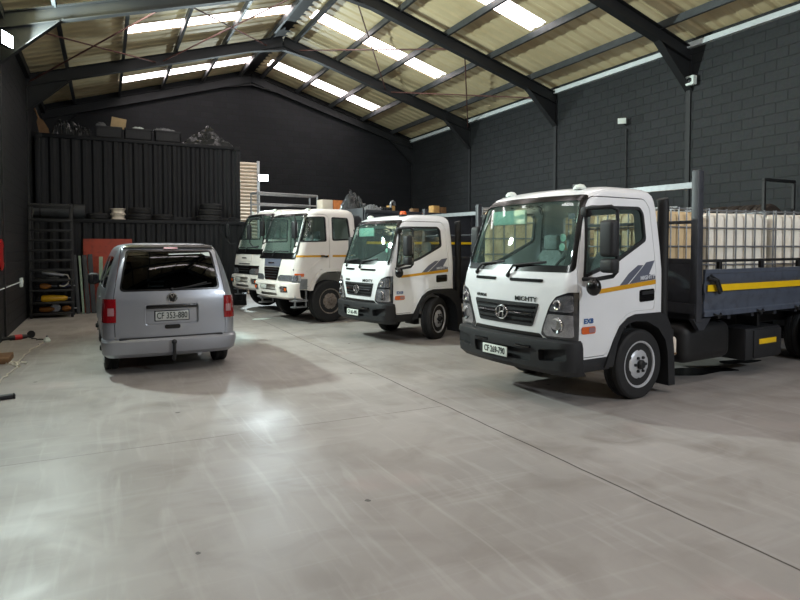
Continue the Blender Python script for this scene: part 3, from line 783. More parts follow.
    obj('tool_box_lid', MB().box(3.76,4.50,-1.02,-.99,.25,.61,.012), 'black_plastic', tb)
    obj('reflector_strip', MB().box(3.88,4.34,-1.03,-1.018,.42,.49,.01), 'yellow', tb)['label'] = 'yellow reflective strip'
    obj('hanger', MB().box(4.05,4.11,-.9,-.6,.6,.86), 'chassis', tb)
    can = obj('filter_canister', MB().lathe([(0,.42),(.055,.42),(.065,.45),(.065,.60),(.05,.63),(0,.63)], (2.06,-.86,0), 'z', 20), 'white_card', t)
    obj('canister_cap', MB().lathe([(0,.36),(.02,.36),(.05,.42),(.07,.43),(.07,.45),(0,.45)], (2.06,-.86,0), 'z', 20), 'wood', can)
    obj('canister_bracket', MB().box(2.03,2.09,-.88,-.6,.62,.72), 'chassis', can)
    return t

a1 = R(5)
truck = mighty('flatbed_truck', 'nearest white dropside truck, large water tanks on its bed, blue-grey sides with yellow stripe', 'truck',
    (4.113, 5.596, 0), a1, (.91,.93,1.0), 'CF 269-790', 'white', False, 6.72, 0)
a2 = R(10)
truck2 = mighty('flatbed_truck', 'white small cab truck with orange roof beacon, middle of the row, wheels turned', 'truck',
    (4.20, 10.195, 0), a2, (.93,.83,.965), 'CF 161-495', 'white', True, 5.9, 24)

# ------------------------------------------------------------------ the two older cab-over trucks
OLD = Body([
 (.76,.02,1.80,1.08,.26,.10),(.95,.0,1.80,1.10,.26,.10),(1.20,.02,1.80,1.10,.26,.10),(1.45,.06,1.80,1.10,.25,.11),(1.56,.10,1.80,1.10,.25,.12),
 (1.8,.17,1.795,1.085,.24,.13),(2.1,.26,1.785,1.065,.24,.14),(2.36,.34,1.775,1.04,.24,.15),(2.45,.40,1.76,1.01,.25,.16),(2.51,.50,1.73,.97,.26,.15),(2.555,.65,1.67,.90,.26,.13),(2.575,.85,1.57,.79,.26,.1),(2.585,1.05,1.45,.6,.25,.06)], .10)
_oc = {}
def old_shapes():
    c = _oc
    if c: return c
    B = OLD
    shell = cut(B.solid(0), cut(B.solid(-.05,-.15), pr([(-1,.5),(3,.5),(3,1.1),(-1,1.1)], 'y', -2, 2)))
    arch = [(.50,.5),(.54,.75),(.61,.95),(.76,1.12),(.92,1.175),(1.36,1.175),(1.56,1.1),(1.68,.9),(1.72,.5)]
    doorp = rpoly([(.10,.84),(.48,.84),(.58,1.02),(.76,1.20),(1.02,1.22),(1.02,2.36),(.94,2.43),(.42,2.43),(.30,2.36),(.10,1.62)], .04)
    winp = rpoly([(.13,1.80),(.30,2.37),(.94,2.385),(.95,1.82)], .05)
    qp = rpoly([(1.10,1.84),(1.10,2.38),(1.56,2.37),(1.62,1.86)], .05)
    wsp = rpoly([(-1.0,1.53),(1.0,1.53),(.93,2.43),(-.93,2.43)], .08)
    shell = cut(shell, pr(arch, 'y', -1.3, -.5), pr(arch, 'y', .5, 1.3))
    doorN = pr(doorp, 'y', -1.3, -.85); winN = pr(winp, 'y', -1.3, -.8); qN = pr(qp, 'y', -1.3, -.8)
    big = rpoly([(.092,.83),(.484,.83),(.586,1.013),(.763,1.19),(1.028,1.21),(1.028,2.362),(.944,2.438),(.416,2.438),(.294,2.364),(.092,1.62)], .04)
    gap = pr(big, 'y', -1.3, -.85); ws = pr(wsp, 'x', -.5, .78)
    c['door'] = cut(both(shell, doorN), winN)
    c['body'] = cut(shell, ws, gap, mirror(gap), qN, mirror(qN))
    g1 = B.layer(-.008,-.016)
    c['ws'] = both(g1, ws); c['win'] = both(g1, winN); c['q'] = both(g1, qN)
    seal = B.layer(.005,-.03)
    c['ws_seal'] = cut(both(seal, pr(rpoly([(-1.02,1.50),(1.02,1.50),(.945,2.455),(-.945,2.455)], .08), 'x', -.5, .76)), pr(rpoly([(-.965,1.57),(.965,1.57),(.90,2.40),(-.90,2.40)], .07), 'x', -.6, .9))
    sq = B.layer(.004,-.03)
    c['win_seal'] = cut(both(sq, winN), pr(rpoly([(.175,1.835),(.33,2.345),(.915,2.36),(.92,1.85)], .04), 'y', -1.4, -.7))
    c['q_seal'] = cut(both(sq, qN), pr(rpoly([(1.135,1.875),(1.135,2.35),(1.53,2.34),(1.585,1.89)], .04), 'y', -1.4, -.7))
    jam = B.layer(-.035,-.05); c['jamb'] = cut(both(jam, pr(rpoly([(.07,.81),(.46,.81),(.55,.98),(.72,1.17),(1.05,1.19),(1.05,2.4),(.95,2.46),(.40,2.46),(.27,2.38),(.07,1.62)],.04), 'y', -1.3, -.85)), pr(rpoly([(.13,.87),(.40,.87),(.50,1.04),(.68,1.23),(1.0,1.25),(1.0,2.34),(.92,2.41),(.44,2.41),(.32,2.34),(.13,1.62)],.04), 'y', -1.4, -.8))
    proud = B.layer(.014,-.012)
    c['cowl'] = both(B.layer(.02,-.012), pr(rpoly([(-1.0,1.44),(1.0,1.44),(1.0,1.53),(-1.0,1.53)], .02), 'x', -.5, .3))
    c['panel'] = both(proud, pr(rpoly([(-.44,1.265),(.44,1.265),(.47,1.435),(-.47,1.435)], .02), 'x', -.5, .3))
    c['grille'] = both(proud, pr(rpoly([(-.44,1.25),(.44,1.25),(.34,.96),(-.34,.96)], .05), 'x', -.5, .3))
    c['wide_grille'] = both(B.layer(.012,-.012), pr(rpoly([(-1.02,.94),(1.02,.94),(1.02,1.16),(-1.02,1.16)], .02), 'x', -.5, .22))
    c['lamp'] = both(B.layer(.016,-.01), pr(rpoly([(-1.2,.955),(-.42,.955),(-.40,1.03),(-.52,1.085),(-1.2,1.085)], .03), 'x', -.5, .26))
    c['side_ind'] = both(B.layer(.014,-.006), pr(rpoly([(.14,1.05),(.34,1.05),(.34,1.12),(.14,1.12)], .015), 'y', -1.3, -.9))
    c['stripe'] = both(B.layer(.004,-.006), pr([(.13,1.475),(1.0,1.475),(1.0,1.52),(.13,1.52)], 'y', -1.3, -.9))
    c['stripe2'] = both(B.layer(.004,-.006), pr([(1.1,1.475),(1.68,1.475),(1.68,1.52),(1.1,1.52)], 'y', -1.3, -.9))
    c['crease'] = both(B.layer(.012,-.004), pr([(.40,1.17),(.95,1.56),(.98,1.56),(.98,1.53),(.44,1.15)], 'y', -1.3, -.9))
    c['lower'] = both(B.layer(.006,-.006), pr([(.10,.77),(.43,.77),(.43,1.0),(.10,1.0)], 'y', -1.3, -.95))
    fl = [(x+.06,z) for x,z in [(.40,.74),(.44,.80),(.50,.97),(.68,1.17),(.86,1.225),(1.3,1.225),(1.54,1.13),(1.68,.9),(1.70,.74),(1.63,.74),(1.58,.9),(1.48,1.06),(1.28,1.145),(.88,1.145),(.73,1.10),(.58,.94),(.52,.80),(.50,.74)]]
    c['flare'] = MB().prism(fl, 'y', -1.13, -.75).mesh()
    BP = Body([(.55,.02,.30,1.04,.26,.12),(.60,-.06,.24,1.09,.25,.12),(.80,-.10,.22,1.11,.25,.12),(.90,-.08,.22,1.10,.25,.12),(.93,-.02,.24,1.06,.24,.12)], .02)
    b = cut(BP.solid(), pr(rpoly([(-.46,.62),(.46,.62),(.46,.68),(-.46,.68)], .02), 'x', -.3, .0), pr(rpoly([(-.44,.74),(.44,.74),(.44,.87),(-.44,.87)], .02), 'x', -.3, -.03),
            pr(rpoly([(-.93,.70),(-.63,.70),(-.63,.84),(-.93,.84)], .03), 'x', -.3, .06), pr(rpoly([(.93,.70),(.63,.70),(.63,.84),(.93,.84)], .03), 'x', -.3, .06))
    c['bumper'] = b
    return c

def old_truck(name, label, loc, rz, variant):
    g = old_shapes(); B = OLD
    white = 'cream_paint'
    t = thing(name, label, 'truck', loc, rz, scale=(.97,.86,1.0 if variant == 0 else 1.05))
    cab = obj('cab', g['body'].copy(), white, t, 30)
    for s in (1, 0):
        f = (lambda me: me.copy()) if s else mirror
        dr = obj('door', f(g['door']), white, t, 30)
        obj('window', f(g['win']), 'side_glass', dr); obj('window_seal', f(g['win_seal']), 'black_plastic', dr)
        obj('quarter_window', f(g['q']), 'side_glass', cab); obj('window_seal', f(g['q_seal']), 'black_plastic', cab)
        obj('door_frame', f(g['jamb']), 'black_plastic', cab)
        obj('reflective_stripe', f(g['stripe']), 'gold', dr); obj('reflective_stripe', f(g['stripe2']), 'gold', cab)
        obj('door_crease', f(g['crease']), white, dr)
        obj('indicator', f(g['side_ind']), 'amber', dr)
        obj('lower_panel', f(g['lower']), 'steel', dr)
        ys = -1 if s else 1
        mb = MB(); mb.bar((.78,ys*1.125,1.50),(.96,ys*1.125,1.49),.03,.035); mb.bar((.80,ys*1.09,1.50),(.80,ys*1.13,1.50),.03,.03); mb.bar((.94,ys*1.09,1.49),(.94,ys*1.13,1.49),.03,.03)
        obj('handle', mb, 'black', dr)
        obj('headlight', f(g['lamp']), 'lamp_body', t)
        obj('fender', f(g['flare']), white, t, 30)
        # mirror on a pipe arm
        mb = MB(); mb.tube([(.16,ys*1.0,2.40),(.05,ys*1.2,2.38),(.02,ys*1.33,2.30),(.02,ys*1.33,1.80),(.06,ys*1.2,1.70),(.16,ys*1.09,1.72)], .016, 8)
        obj('mirror_arm', mb, 'black_plastic', t)
        y0, y1 = sorted((ys*1.24, ys*1.42))
        h = obj('mirror', MB().box(-.04,.04,y0,y1,1.88,2.24,.03), 'black_plastic', t); obj('mirror_glass', MB().box(.04,.046,y0+.02,y1-.02,1.91,2.21), 'chrome', h)
        # steps below the door
        st = MB(); y0, y1 = sorted((ys*.80, ys*1.08)); st.box(.10,.46,y0,y1,.50,.54,.01); st.box(.12,.44,y0+.1,y1-.02,.36,.39,.01)
        for x in (.14,.42): st.box(x-.015,x+.015,y0+.02,y0+.06,.37,.80)
        obj('step', st, 'steel', t)
    obj('windscreen', g['ws'].copy(), 'glass', t); obj('windscreen_seal', g['ws_seal'].copy(), 'black', t)
    obj('cowl', g['cowl'].copy(), 'black', t)
    obj('front_panel', g['panel'].copy(), 'decal' if variant == 0 else white, t)
    gr = obj('grille', g['grille' if variant == 0 else 'wide_grille'].copy(), 'black', t)
    for zz in (1.02,1.08,1.14,1.20):
        mb = MB(); ww = .30+.12*(zz-.96)/.3
        mb.rings([[(B.fx(y,zz)-.015,y,zz-.008),(B.fx(y,zz)-.03,y,zz-.003),(B.fx(y,zz)-.03,y,zz+.008),(B.fx(y,zz)-.015,y,zz+.012)] for y in [-ww+2*ww*i/8 for i in range(9)]])
        obj('grille_bar', mb, 'black_plastic', gr)
    obj('emblem_bar', MB().box(B.fx(0,1.35)-.03,B.fx(0,1.35)-.012,-.16,.16,1.33,1.36,.004), 'chrome', gr)
    bp = obj('bumper', g['bumper'].copy(), white, t, 30)
    obj('number_plate', MB().box(-.085,-.07,.08,.40,.755,.855,.004), 'plate_grey', bp)
    for ys in (-1, 1):
        fl = obj('fog_light', MB().box(-.02 ,.06,ys*.78-.14,ys*.78+.14,.71,.83,.03), 'lamp_dark', bp)
        obj('fog_lens', MB().lathe([(0,-.03),(.05,-.02),(.055,.02),(0,.02)], (-.02,ys*.72,.77), 'x', 20), 'lamp_body', fl)
        obj('turn_lens', MB().box(-.035,.0,ys*.86-.045,ys*.86+.045,.735,.805,.012), 'amber', fl)
    for (ya, yb) in ((.75,.10),(.0,-.70)):
        P = lambda y, z, o=.03: (B.fx(y,z)-o, y, z)
        mb = MB(); mb.tube([P(ya,1.50,.03),P(ya-.08,1.60,.04)], .014, 8); mb.tube([P(ya-.08,1.60,.04),P((ya+yb)/2,1.61,.03),P(yb,1.60,.025)], .011, 6)
        obj('wiper', mb, 'black_plastic', t)
    for y in (-.8, .8): obj('marker_lamp', MB().lathe([(.06,0),(.06,.03),(.04,.06),(0,.07)], (.60,y,2.50), 'z', 16), 'plate', t)
    # cab inside
    mb = MB(); mb.box(.25,.55,-.95,.95,1.2,1.48,.06); obj('dashboard', mb, 'dash', t)
    obj('cab_floor', MB().box(.12,1.76,-1.0,1.0,1.18,1.22), 'dash', t)
    for y in (-.6, .15, .62): seat_unit(t, .98, y, 1.22)
    steering(t, .55, -.6, 1.62)
    # chassis and wheels
    ln = 6.6
    mb = MB()
    for y in (-.42,.42): mb.box(.35,ln-.2,y-.04,y+.04,.62,.86)
    for x in (.6,1.9,3.1,4.3,5.5): mb.box(x-.05,x+.05,-.42,.42,.64,.80)
    mb.box(.6,1.7,-.38,.38,.50,1.16,.08); obj('chassis', mb, 'chassis', t)
    for x, nm in ((1.05,'front_axle'),(5.1,'rear_axle')):
        mb = MB(); mb.tube([(x,-.8,.475),(x,.8,.475)], .06)
        if x > 2: mb.ball((x,0,.475), .22)
        obj(nm, mb, 'chassis', t)
    for s in (-1, 1):
        wheel(t, 1.05, s*.95, .478, .478, .27, .275, s, 'dirty_rim', 6, 0, False, 8)
        wheel(t, 5.1, s*.93, .478, .478, .25, .275, s, 'dirty_rim', 6, 0, True, 8)
    obj('mud_flap', MB().box(1.66,1.68,-1.08,-.75,.25,.9), 'rubber', t)
    if variant == 0:      # tipper style body with tall sides
        obj('deck', MB().box(2.0,ln,-1.06,1.06,1.10,1.22), 'bed_dark', t)
        for s in (-1, 1):
            y0, y1 = sorted((s*1.06, s*1.12))
            sd = obj('side_panel', MB().box(2.0,ln,y0,y1,1.18,2.56,.01), 'bed_dark', t)
            for k in range(6):
                x = 2.05+k*.88; ya, yb = sorted((s*1.12, s*1.17)); obj('stake', MB().box(x,x+.09,ya,yb,1.12,2.58,.008), 'bed_dark', sd)
            ya, yb = sorted((s*1.10, s*1.175)); obj('top_rail', MB().box(2.0,ln,ya,yb,2.50,2.58,.01), 'bed_dark', sd)
            ya, yb = sorted((s*1.118, s*1.182)); obj('reflective_stripe', MB().box(2.05,ln-.05,ya,yb,1.77,1.83), 'yellow', sd)
        obj('front_panel', MB().box(1.95,2.0,-1.1,1.1,1.15,2.62,.01), 'bed_dark', t)
        obj('tailgate', MB().box(ln-.03,ln+.02,-1.1,1.1,1.15,2.55,.01), 'bed_dark', t)
        # load cover the clutter sits on
        obj('load_cover', MB().box(2.0,ln,-1.06,1.06,2.46,2.52), 'chassis', t)
    else:                 # pipe-rail body
        obj('deck', MB().box(2.0,ln,-1.08,1.08,1.10,1.24), 'bed_dark', t)
        for s in (-1, 1):
            y0, y1 = sorted((s*1.05, s*1.10)); obj('side_panel', MB().box(2.0,ln,y0,y1,1.2,2.3,.01), 'bed_dark', t)
        obj('load_cover', MB().box(2.0,ln,-1.04,1.04,2.27,2.303), 'chassis', t)
        mb = MB()
        for y in (.05, .55):
            for x in (.45, 2.35): mb.tube([(x,y,2.3 if x > 1 else 2.42),(x,y,3.02)], .028, 8)
            mb.tube([(.45,y,3.02),(2.35,y,3.02)], .028, 8); mb.tube([(.45,y,2.74),(2.35,y,2.74)], .024, 8)
        for x in (.45, 2.35): mb.tube([(x,.05,3.02),(x,.55,3.02)], .028, 8)
        obj('ladder_rack', mb, 'steel', t)
    return t
old_truck('tipper_truck', 'older cream cab truck with brown dusty wheels and orange door stripe, third in the row', (3.395, 13.55, 0), R(12), 0)
old_truck('pipe_rack_truck', 'farthest truck in the row, mostly hidden, with a steel pipe rack above its cab', (3.33, 16.15, 0), R(12), 1)

# ------------------------------------------------------------------ silver van, seen from behind
VAN = Body([
 (.28,.12,4.16,.80,.25,.12,.06),(.42,.03,4.19,.845,.28,.14,.06),(.62,.0,4.195,.85,.28,.14,.06),(.85,.06,4.19,.84,.28,.16,.06),(.97,.30,4.185,.83,.28,.20,.06),(1.02,.75,4.18,.825,.25,.22,.06),
 (1.10,1.02,4.165,.81,.22,.22,.06),(1.25,1.20,4.135,.775,.22,.22,.06),(1.40,1.38,4.10,.735,.22,.22,.06),(1.55,1.58,4.06,.685,.22,.22,.06),(1.64,1.74,4.02,.65,.2,.2,.06),(1.69,1.88,3.98,.62,.2,.16,.06),
 (1.725,2.05,3.92,.57,.2,.12,.05),(1.75,2.3,3.8,.47,.2,.08,.03),(1.758,2.6,3.6,.3,.15,.05,.02)], .14)
def van():
    B = VAN
    t = thing('panel_van', 'silver van seen from behind with its dark rear window and red tail lights', 'van', (0.82-.030*4.2, 8.62+.9995*4.2, 0), R(-90+1.7))
    shell = cut(B.solid(0), cut(B.solid(-.04,-.12), pr([(-1,.2),(6,.2),(6,.42),(-1,.42)], 'y', -2, 2)))
    wa = lambda x: [(x+.37*math.cos(a), .30+.37*math.sin(a)) for a in [2*math.pi*i/28 for i in range(28)]]
    for x in (.80, 3.52): shell = cut(shell, pr(wa(x), 'y', -1.2, -.5), pr(wa(x), 'y', .5, 1.2))
    gate_p = rpoly([(-.70,.47),(.70,.47),(.71,1.05),(.60,1.70),(-.60,1.70),(-.71,1.05)], .05)
    gate_b = rpoly([(-.708,.462),(.708,.462),(.718,1.05),(.608,1.706),(-.608,1.706),(-.718,1.05)], .05)
    win_p = rpoly([(-.645,1.115),(.645,1.115),(.545,1.66),(-.545,1.66)], .07)
    win_i = rpoly([(-.625,1.135),(.625,1.135),(.53,1.64),(-.53,1.64)], .06)
    gate = both(shell, pr(gate_p, 'x', 3.7, 4.5)); gate = cut(gate, pr(win_p, 'x', 3.7, 4.5))
    rec = rpoly([(-.335,.665),(.335,.665),(.335,.925),(-.335,.925)], .035)
    g_solid = both(both(B.layer(-.03,-.08), pr(gate_p, 'x', 3.7, 4.5)), pr(rpoly([(-.40,.60),(.40,.60),(.40,.99),(-.40,.99)],.03), 'x', 3.7, 4.5))
    gate = cut(gate, pr(rec, 'x', 3.7, 4.5))
    body = cut(shell, pr(gate_b, 'x', 3.78, 4.6))
    # side and front glass openings
    sw = rpoly([(1.62,1.10),(1.86,1.50),(2.1,1.56),(2.55,1.57),(2.55,1.10)], .05); sr = rpoly([(2.65,1.10),(2.65,1.57),(3.70,1.56),(3.84,1.14)], .06)
    wsx = pr(rpoly([(-.68,1.06),(.68,1.06),(.56,1.62),(-.56,1.62)], .06), 'x', .6, 2.0)
    holes = [pr(p, 'y', a, b) for p in (sw, sr) for a, b in ((-1.2,-.5),(.5,1.2))]
    g1 = B.layer(-.006,-.014); glasses = [both(g1, h) for h in holes]; wsg = both(g1, wsx)
    body = cut(body, wsx, *holes)
    bd = obj('body', body, 'silver', t, 30)
    for gm in glasses: obj('side_window', gm, 'dark_glass', bd)
    obj('windscreen', wsg, 'glass', t)
    gt = obj('tailgate', gate, 'silver', t, 30)
    obj('rear_window', both(B.layer(.002,-.008), pr(win_p, 'x', 3.7, 4.5)), 'dark_glass', gt)
    obj('window_border', cut(both(B.layer(.0035,.001), pr(rpoly([(-.65,1.11),(.65,1.11),(.55,1.665),(-.55,1.665)],.07), 'x', 3.7, 4.5)), pr(win_i, 'x', 3.6, 4.6)), 'black', gt)
    obj('plate_recess', g_solid, 'silver', gt)
    # recess walls
    mb = MB(); xr = 4.185
    inn = rpoly([(-.335,.665),(.335,.665),(.335,.925),(-.335,.925)], .035); ou = rpoly([(-.345,.655),(.345,.655),(.345,.935),(-.345,.935)], .04)
    mb.rings([[(4.13,y,z) for y,z in inn],[(4.188,y,z) for y,z in inn],[(4.191,y,z) for y,z in ou],[(4.13,y,z) for y,z in ou]], cap=False)
    obj('recess_frame', mb, 'silver', gt)
    obj('grip_bar', MB().box(4.135,4.195,-.325,.325,.875,.925,.01), 'black', gt)
    np_ = obj('number_plate', MB().box(4.15,4.165,-.225,.225,.70,.845,.006), 'black', gt)
    obj('plate_face', MB().box(4.163,4.169,-.212,.212,.712,.832,.003), 'plate_grey', np_)
    text('plate_lettering', 'CF 353-880', .118, 'ink', np_, (4.171,0,.772), (0,1,0), (0,0,1), .70, .0015)
    obj('gate_handle', MB().prism(rpoly([(-.10,.60),(.10,.60),(.10,.655),(-.10,.655)], .027), 'x', 4.17, 4.203), 'black', gt)
    # round badge with V over W
    e = 4.192; mb = MB(); mb.tube([(e+.006,.062*math.cos(a),1.015+.062*math.sin(a)) for a in [2*math.pi*i/28 for i in range(28)]], .007, 8, True)
    for P in ([(-.026,1.068),(0,1.02),(.026,1.068)], [(-.055,1.04),(-.028,.965),(0,1.012),(.028,.965),(.055,1.04)]): mb.tube([(e+.006,y,z) for y,z in P], .006, 6)
    bg = obj('badge', MB().lathe([(0,-.02),(.06,-.02),(.06,.004),(0,.006)], (e,0,1.015), 'x', 24), 'black', gt); obj('badge_letters', mb, 'chrome', bg)
    # rear wiper
    mb = MB(); mb.ball((4.185,.0,1.13), .022); mb.tube([(4.19,0,1.13),(4.18,.2,1.155),(4.165,.46,1.215)], .009, 6); mb.tube([(4.168,.12,1.14),(4.160,.52,1.20)], .007, 6)
    obj('rear_wiper', mb, 'black_plastic', gt)
    obj('painted_highlight', both(B.layer(.004,.0), pr([(-.02,1.595),(.40,1.605),(.40,1.62),(-.02,1.61)], 'x', 3.7, 4.5)), 'paper', gt)  # pale strip painted on for the skylight reflected in the glass
    obj('sticker', both(B.layer(.004,.0), pr(rpoly([(.40,1.62),(.52,1.63),(.535,1.57),(.47,1.58)],.01), 'x', 3.7, 4.5)), 'paper', gt)
    # black strip along the rear roof edge, and high brake light
    obj('roof_edge_strip', both(B.layer(.014,-.005), pr(rpoly([(-.60,1.685),(.60,1.685),(.56,1.735),(-.56,1.735)], .02), 'x', 3.6, 4.5)), 'black', t)
    obj('brake_light', both(B.layer(.02,.0), pr(rpoly([(-.08,1.675),(.10,1.675),(.10,1.70),(-.08,1.70)], .008), 'x', 3.7, 4.5)), 'red_lens', gt)
    # tail lights in three bands
    lay = B.layer(.012,-.01)
    for s in (-1, 1):
        def band(z0, z1, a=.69): return both(lay, pr([(s*a,z0),(s*1.0,z0),(s*1.0,z1),(s*a,z1)] if s > 0 else [(s*1.0,z0),(s*a,z0),(s*a,z1),(s*1.0,z1)], 'x', 3.98, 4.5))
        tl = obj('tail_light', band(.71,.80), 'red_lens', bd)
        obj('tail_lens', band(.80,.895), 'red_lens', tl); obj('tail_lens', band(.895,1.02), 'red_lens', tl)
        l2 = B.layer(.016, .004); q = sorted((s*.715, s*.79)); obj('reverse_lens', both(l2, pr([(q[0],.80),(q[1],.80),(q[1],.90),(q[0],.90)], 'x', 3.98, 4.5)), 'clear_lens', tl)
    # bumper
    BP = Body([(.24,3.9,4.20,.80,.05,0,.07),(.29,3.88,4.26,.855,.05,0,.08),(.40,3.87,4.285,.868,.05,0,.08),(.455,3.87,4.285,.868,.05,0,.08),(.485,3.87,4.25,.86,.05,0,.08)], .16)
    bp = obj('bumper', BP.solid(), 'silver', t, 30)
    obj('bumper_strip', MB().box(4.12,4.22,-.66,.66,.478,.50,.01), 'black_plastic', bp)
    mb = MB(); mb.tube([(4.18,.0,.22),(4.33,.0,.20),(4.36,.0,.26),(4.36,.0,.42)], .022, 10); mb.ball((4.36,.0,.44), .034); obj('tow_bar', mb, 'black_plastic', t)
    for s in (-1, 1):
        for x in (.80, 3.52): wheel(t, x, s*.73, .302, .302, .19, .20, s, 'rim', 6, 0, False, 5)
        y0, y1 = sorted((s*.76, s*.99))
        mr = obj('mirror', MB().box(1.45,1.60,y0+(.06 if s>0 else 0),y1-(0 if s>0 else .06),1.08,1.27,.05,3), 'black_plastic', t)
        obj('mirror_glass', MB().box(1.60,1.606,y0+.08,y1-.08,1.11,1.24), 'lamp_dark', mr)
        obj('mirror_arm', MB().bar((1.52,s*.74,1.10),(1.52,s*.86,1.14),.05,.05), 'black_plastic', mr)
        y0, y1 = sorted((s*.83, s*.865))
        obj('door_handle', MB().bar((2.4,s*.845,.93),(2.58,s*.845,.93),.03,.03), 'silver', bd)
    mb = MB(); mb.box(.5,3.9,-.7,.7,.22,.34,.03); obj('underbody', mb, 'chassis', t)
    for y in (-.35,.35): seat_unit(t, 2.0, y, .62)
    mb = MB(); mb.box(1.35,1.6,-.66,.66,.8,1.02,.05); obj('dashboard', mb, 'dash', t)
    obj('exhaust', MB().tube([(3.6,.35,.24),(4.2,.35,.24)], .03, 10), 'steel', t)
van()

# ------------------------------------------------------------------ floodlights and wall fittings
flood_labels = ['lit white floodlight high on the left wall at the edge of the picture',
    'lit white floodlight on the back wall beside the cream roller door',
    'added lit floodlight, out of view high on the left wall nearest the camera', 'added lit floodlight, out of view on the front wall above the closed roller door']
def flood_fitting(loc, target, label, lit):
    t = thing('floodlight', label, 'floodlight', loc)
    d = (Vector(target)-Vector(loc)).normalized(); q = d.to_track_quat('X', 'Z').to_matrix().to_4x4()
    obj('housing', MB().box(-.07,.02,-.17,.17,-.125,.125,.015), 'chassis', t, mx=q)
    fins = MB()
    for i in range(6): fins.box(-.10,-.07,-.14+i*.05,-.12+i*.05,-.1,.1)
    obj('cooling_fins', fins, 'chassis', t, mx=q)
    obj('lens', MB().box(.02,.026,-.155,.155,-.11,.11,.004), 'floodglow' if lit else 'plate', t, mx=q)
    return t, q
for (loc, tg), lb in zip(FLOODS, flood_labels):
    t, q = flood_fitting(loc, tg, lb, True)
    x, y, z = loc
    wall = (L-x,0,0) if x < 0 else (0,Y1-y,0) if y > 20 else (0,Y0-y,0)
    mb = MB(); mb.tube([(0,0,-.02), (wall[0]*.5,wall[1]*.5,-.10), (wall[0],wall[1],-.10)], .018, 8); obj('bracket', mb, 'chassis', t)
t, q = flood_fitting((11.10, 10.57, 4.70), (9.5, 9.0, 4.1), 'small unlit floodlight on a dark conduit on the right wall above the trucks', False)
t.scale = (.6,.6,.6)
mb = MB(); mb.tube([(.02,0,0),(.2,.02,-.14),(.275,.02,-.16)], .016, 8); obj('bracket', mb, 'chassis', t)
mb = MB(); mb.tube([(.26,.02,-.30),(.26,.02,-6.0)], .03, 8); mb.box(.23,.28,-.02,.06,-.42,-.28,.008); obj('conduit', mb, 'chassis', t)
t = thing('alarm_box', 'small white box with a round dark eye on the right wall column under the rafter', 'box', (11.20, 8.78, 5.22))
obj('case', MB().box(-.06,.06,-.10,.10,-.10,.10,.02), 'paper', t); obj('lens', MB().lathe([(0,-.07),(.055,-.07),(.06,-.055),(0,-.055)], (0,0,0), 'x', 20), 'lamp_dark', t)
t = thing('socket_outlet', 'small white socket on the left wall at the end of the white conduit', 'socket', (L, 15.55, .92))
obj('plate', MB().box(0,.05,-.10,.10,-.10,.10,.01), 'paper', t); obj('switch', MB().box(.05,.06,-.05,.05,-.03,.05,.004), 'plate', t)
t = thing('fire_sign', 'round red sign on the left wall at the edge of the picture', 'sign', (L, 12.86, 1.56))
obj('disc', MB().lathe([(0,0),(.27,0),(.28,.008),(.27,.016),(0,.016)], (0,0,0), 'x', 40), 'red_gloss', t); obj('rim', MB().lathe([(.265,.014),(.285,.010),(.285,.022),(.265,.022),(.265,.014)], (0,0,0), 'x', 40), 'red_gloss', t)

# ------------------------------------------------------------------ shipping containers with things on and before them
def container(label, x0, x1, y0, y1, z0, z1, group):
    cx = (x0+x1)/2; t = thing('shipping_container', label, 'container', (cx, y0, z0), 0, group)
    w = (x1-x0)/2; h = z1-z0; d = y1-y0
    def corr(length, along, flip):
        n = int(length/.25); pts = []
        for i in range(n):
            a = i*length/n; p = length/n
            pts += [(a,0),(a+.30*p,0),(a+.52*p,.032),(a+.78*p,.032)]
        pts.append((length,0)); return pts
    mb = MB(); P = corr(2*w-.2, 0, 0)
    A = [mb.bm.verts.new((-w+.1+a, .03+b, .12)) for a, b in P]; B_ = [mb.bm.verts.new((-w+.1+a, .03+b, h-.10)) for a, b in P]
    for i in range(len(P)-1): mb.bm.faces.new((A[i], A[i+1], B_[i+1], B_[i]))
    obj('side_panel', mb, 'container', t, 20)
    mb = MB(); P = corr(d-.2, 0, 0)
    A = [mb.bm.verts.new((w-.03-b, .1+a, .12)) for a, b in P]; B_ = [mb.bm.verts.new((w-.03-b, .1+a, h-.10)) for a, b in P]
    for i in range(len(P)-1): mb.bm.faces.new((A[i], A[i+1], B_[i+1], B_[i]))
    obj('end_panel', mb, 'container', t, 20)
    mb = MB()
    for x in (-w, w-.12):
        for y in (0, d-.12): mb.box(x, x+.12, y, y+.12, 0, h, .01)
    for y in (0, d-.1):
        mb.box(-w,w,y,y+.1,0,.13,.008); mb.box(-w,w,y,y+.08,h-.10,h,.008)
    for x in (-w, w-.1): mb.box(x,x+.1,0,d,0,.13); mb.box(x,x+.08,0,d,h-.1,h)
    obj('frame', mb, 'container', t)
    mb = MB()
    for x in (-w, w-.17):
        for z in (0, h-.12): mb.box(x-.005,x+.175,-.012,.16,z-.001,z+.121,.008)
    obj('corner_casting', mb, 'container', t)
    obj('roof_panel', MB().box(-w+.05,w-.05,.05,d-.05,h-.045,h-.03), 'container', t)
    obj('back_panel', MB().box(-w+.05,w-.05,d-.06,d-.03,.1,h-.05), 'container', t)
    return t
Z1C = 2.44; Z2C = 4.72
container('black corrugated shipping container standing on the floor, tyres lying along its top edge', -1.60, 3.73, 17.75, 20.3, 0, Z1C, None)
container('black corrugated shipping container stacked on top of another, sacks on its roof', -1.60, 3.73, 18.5, 20.9, Z1C+.002, Z2C, None)

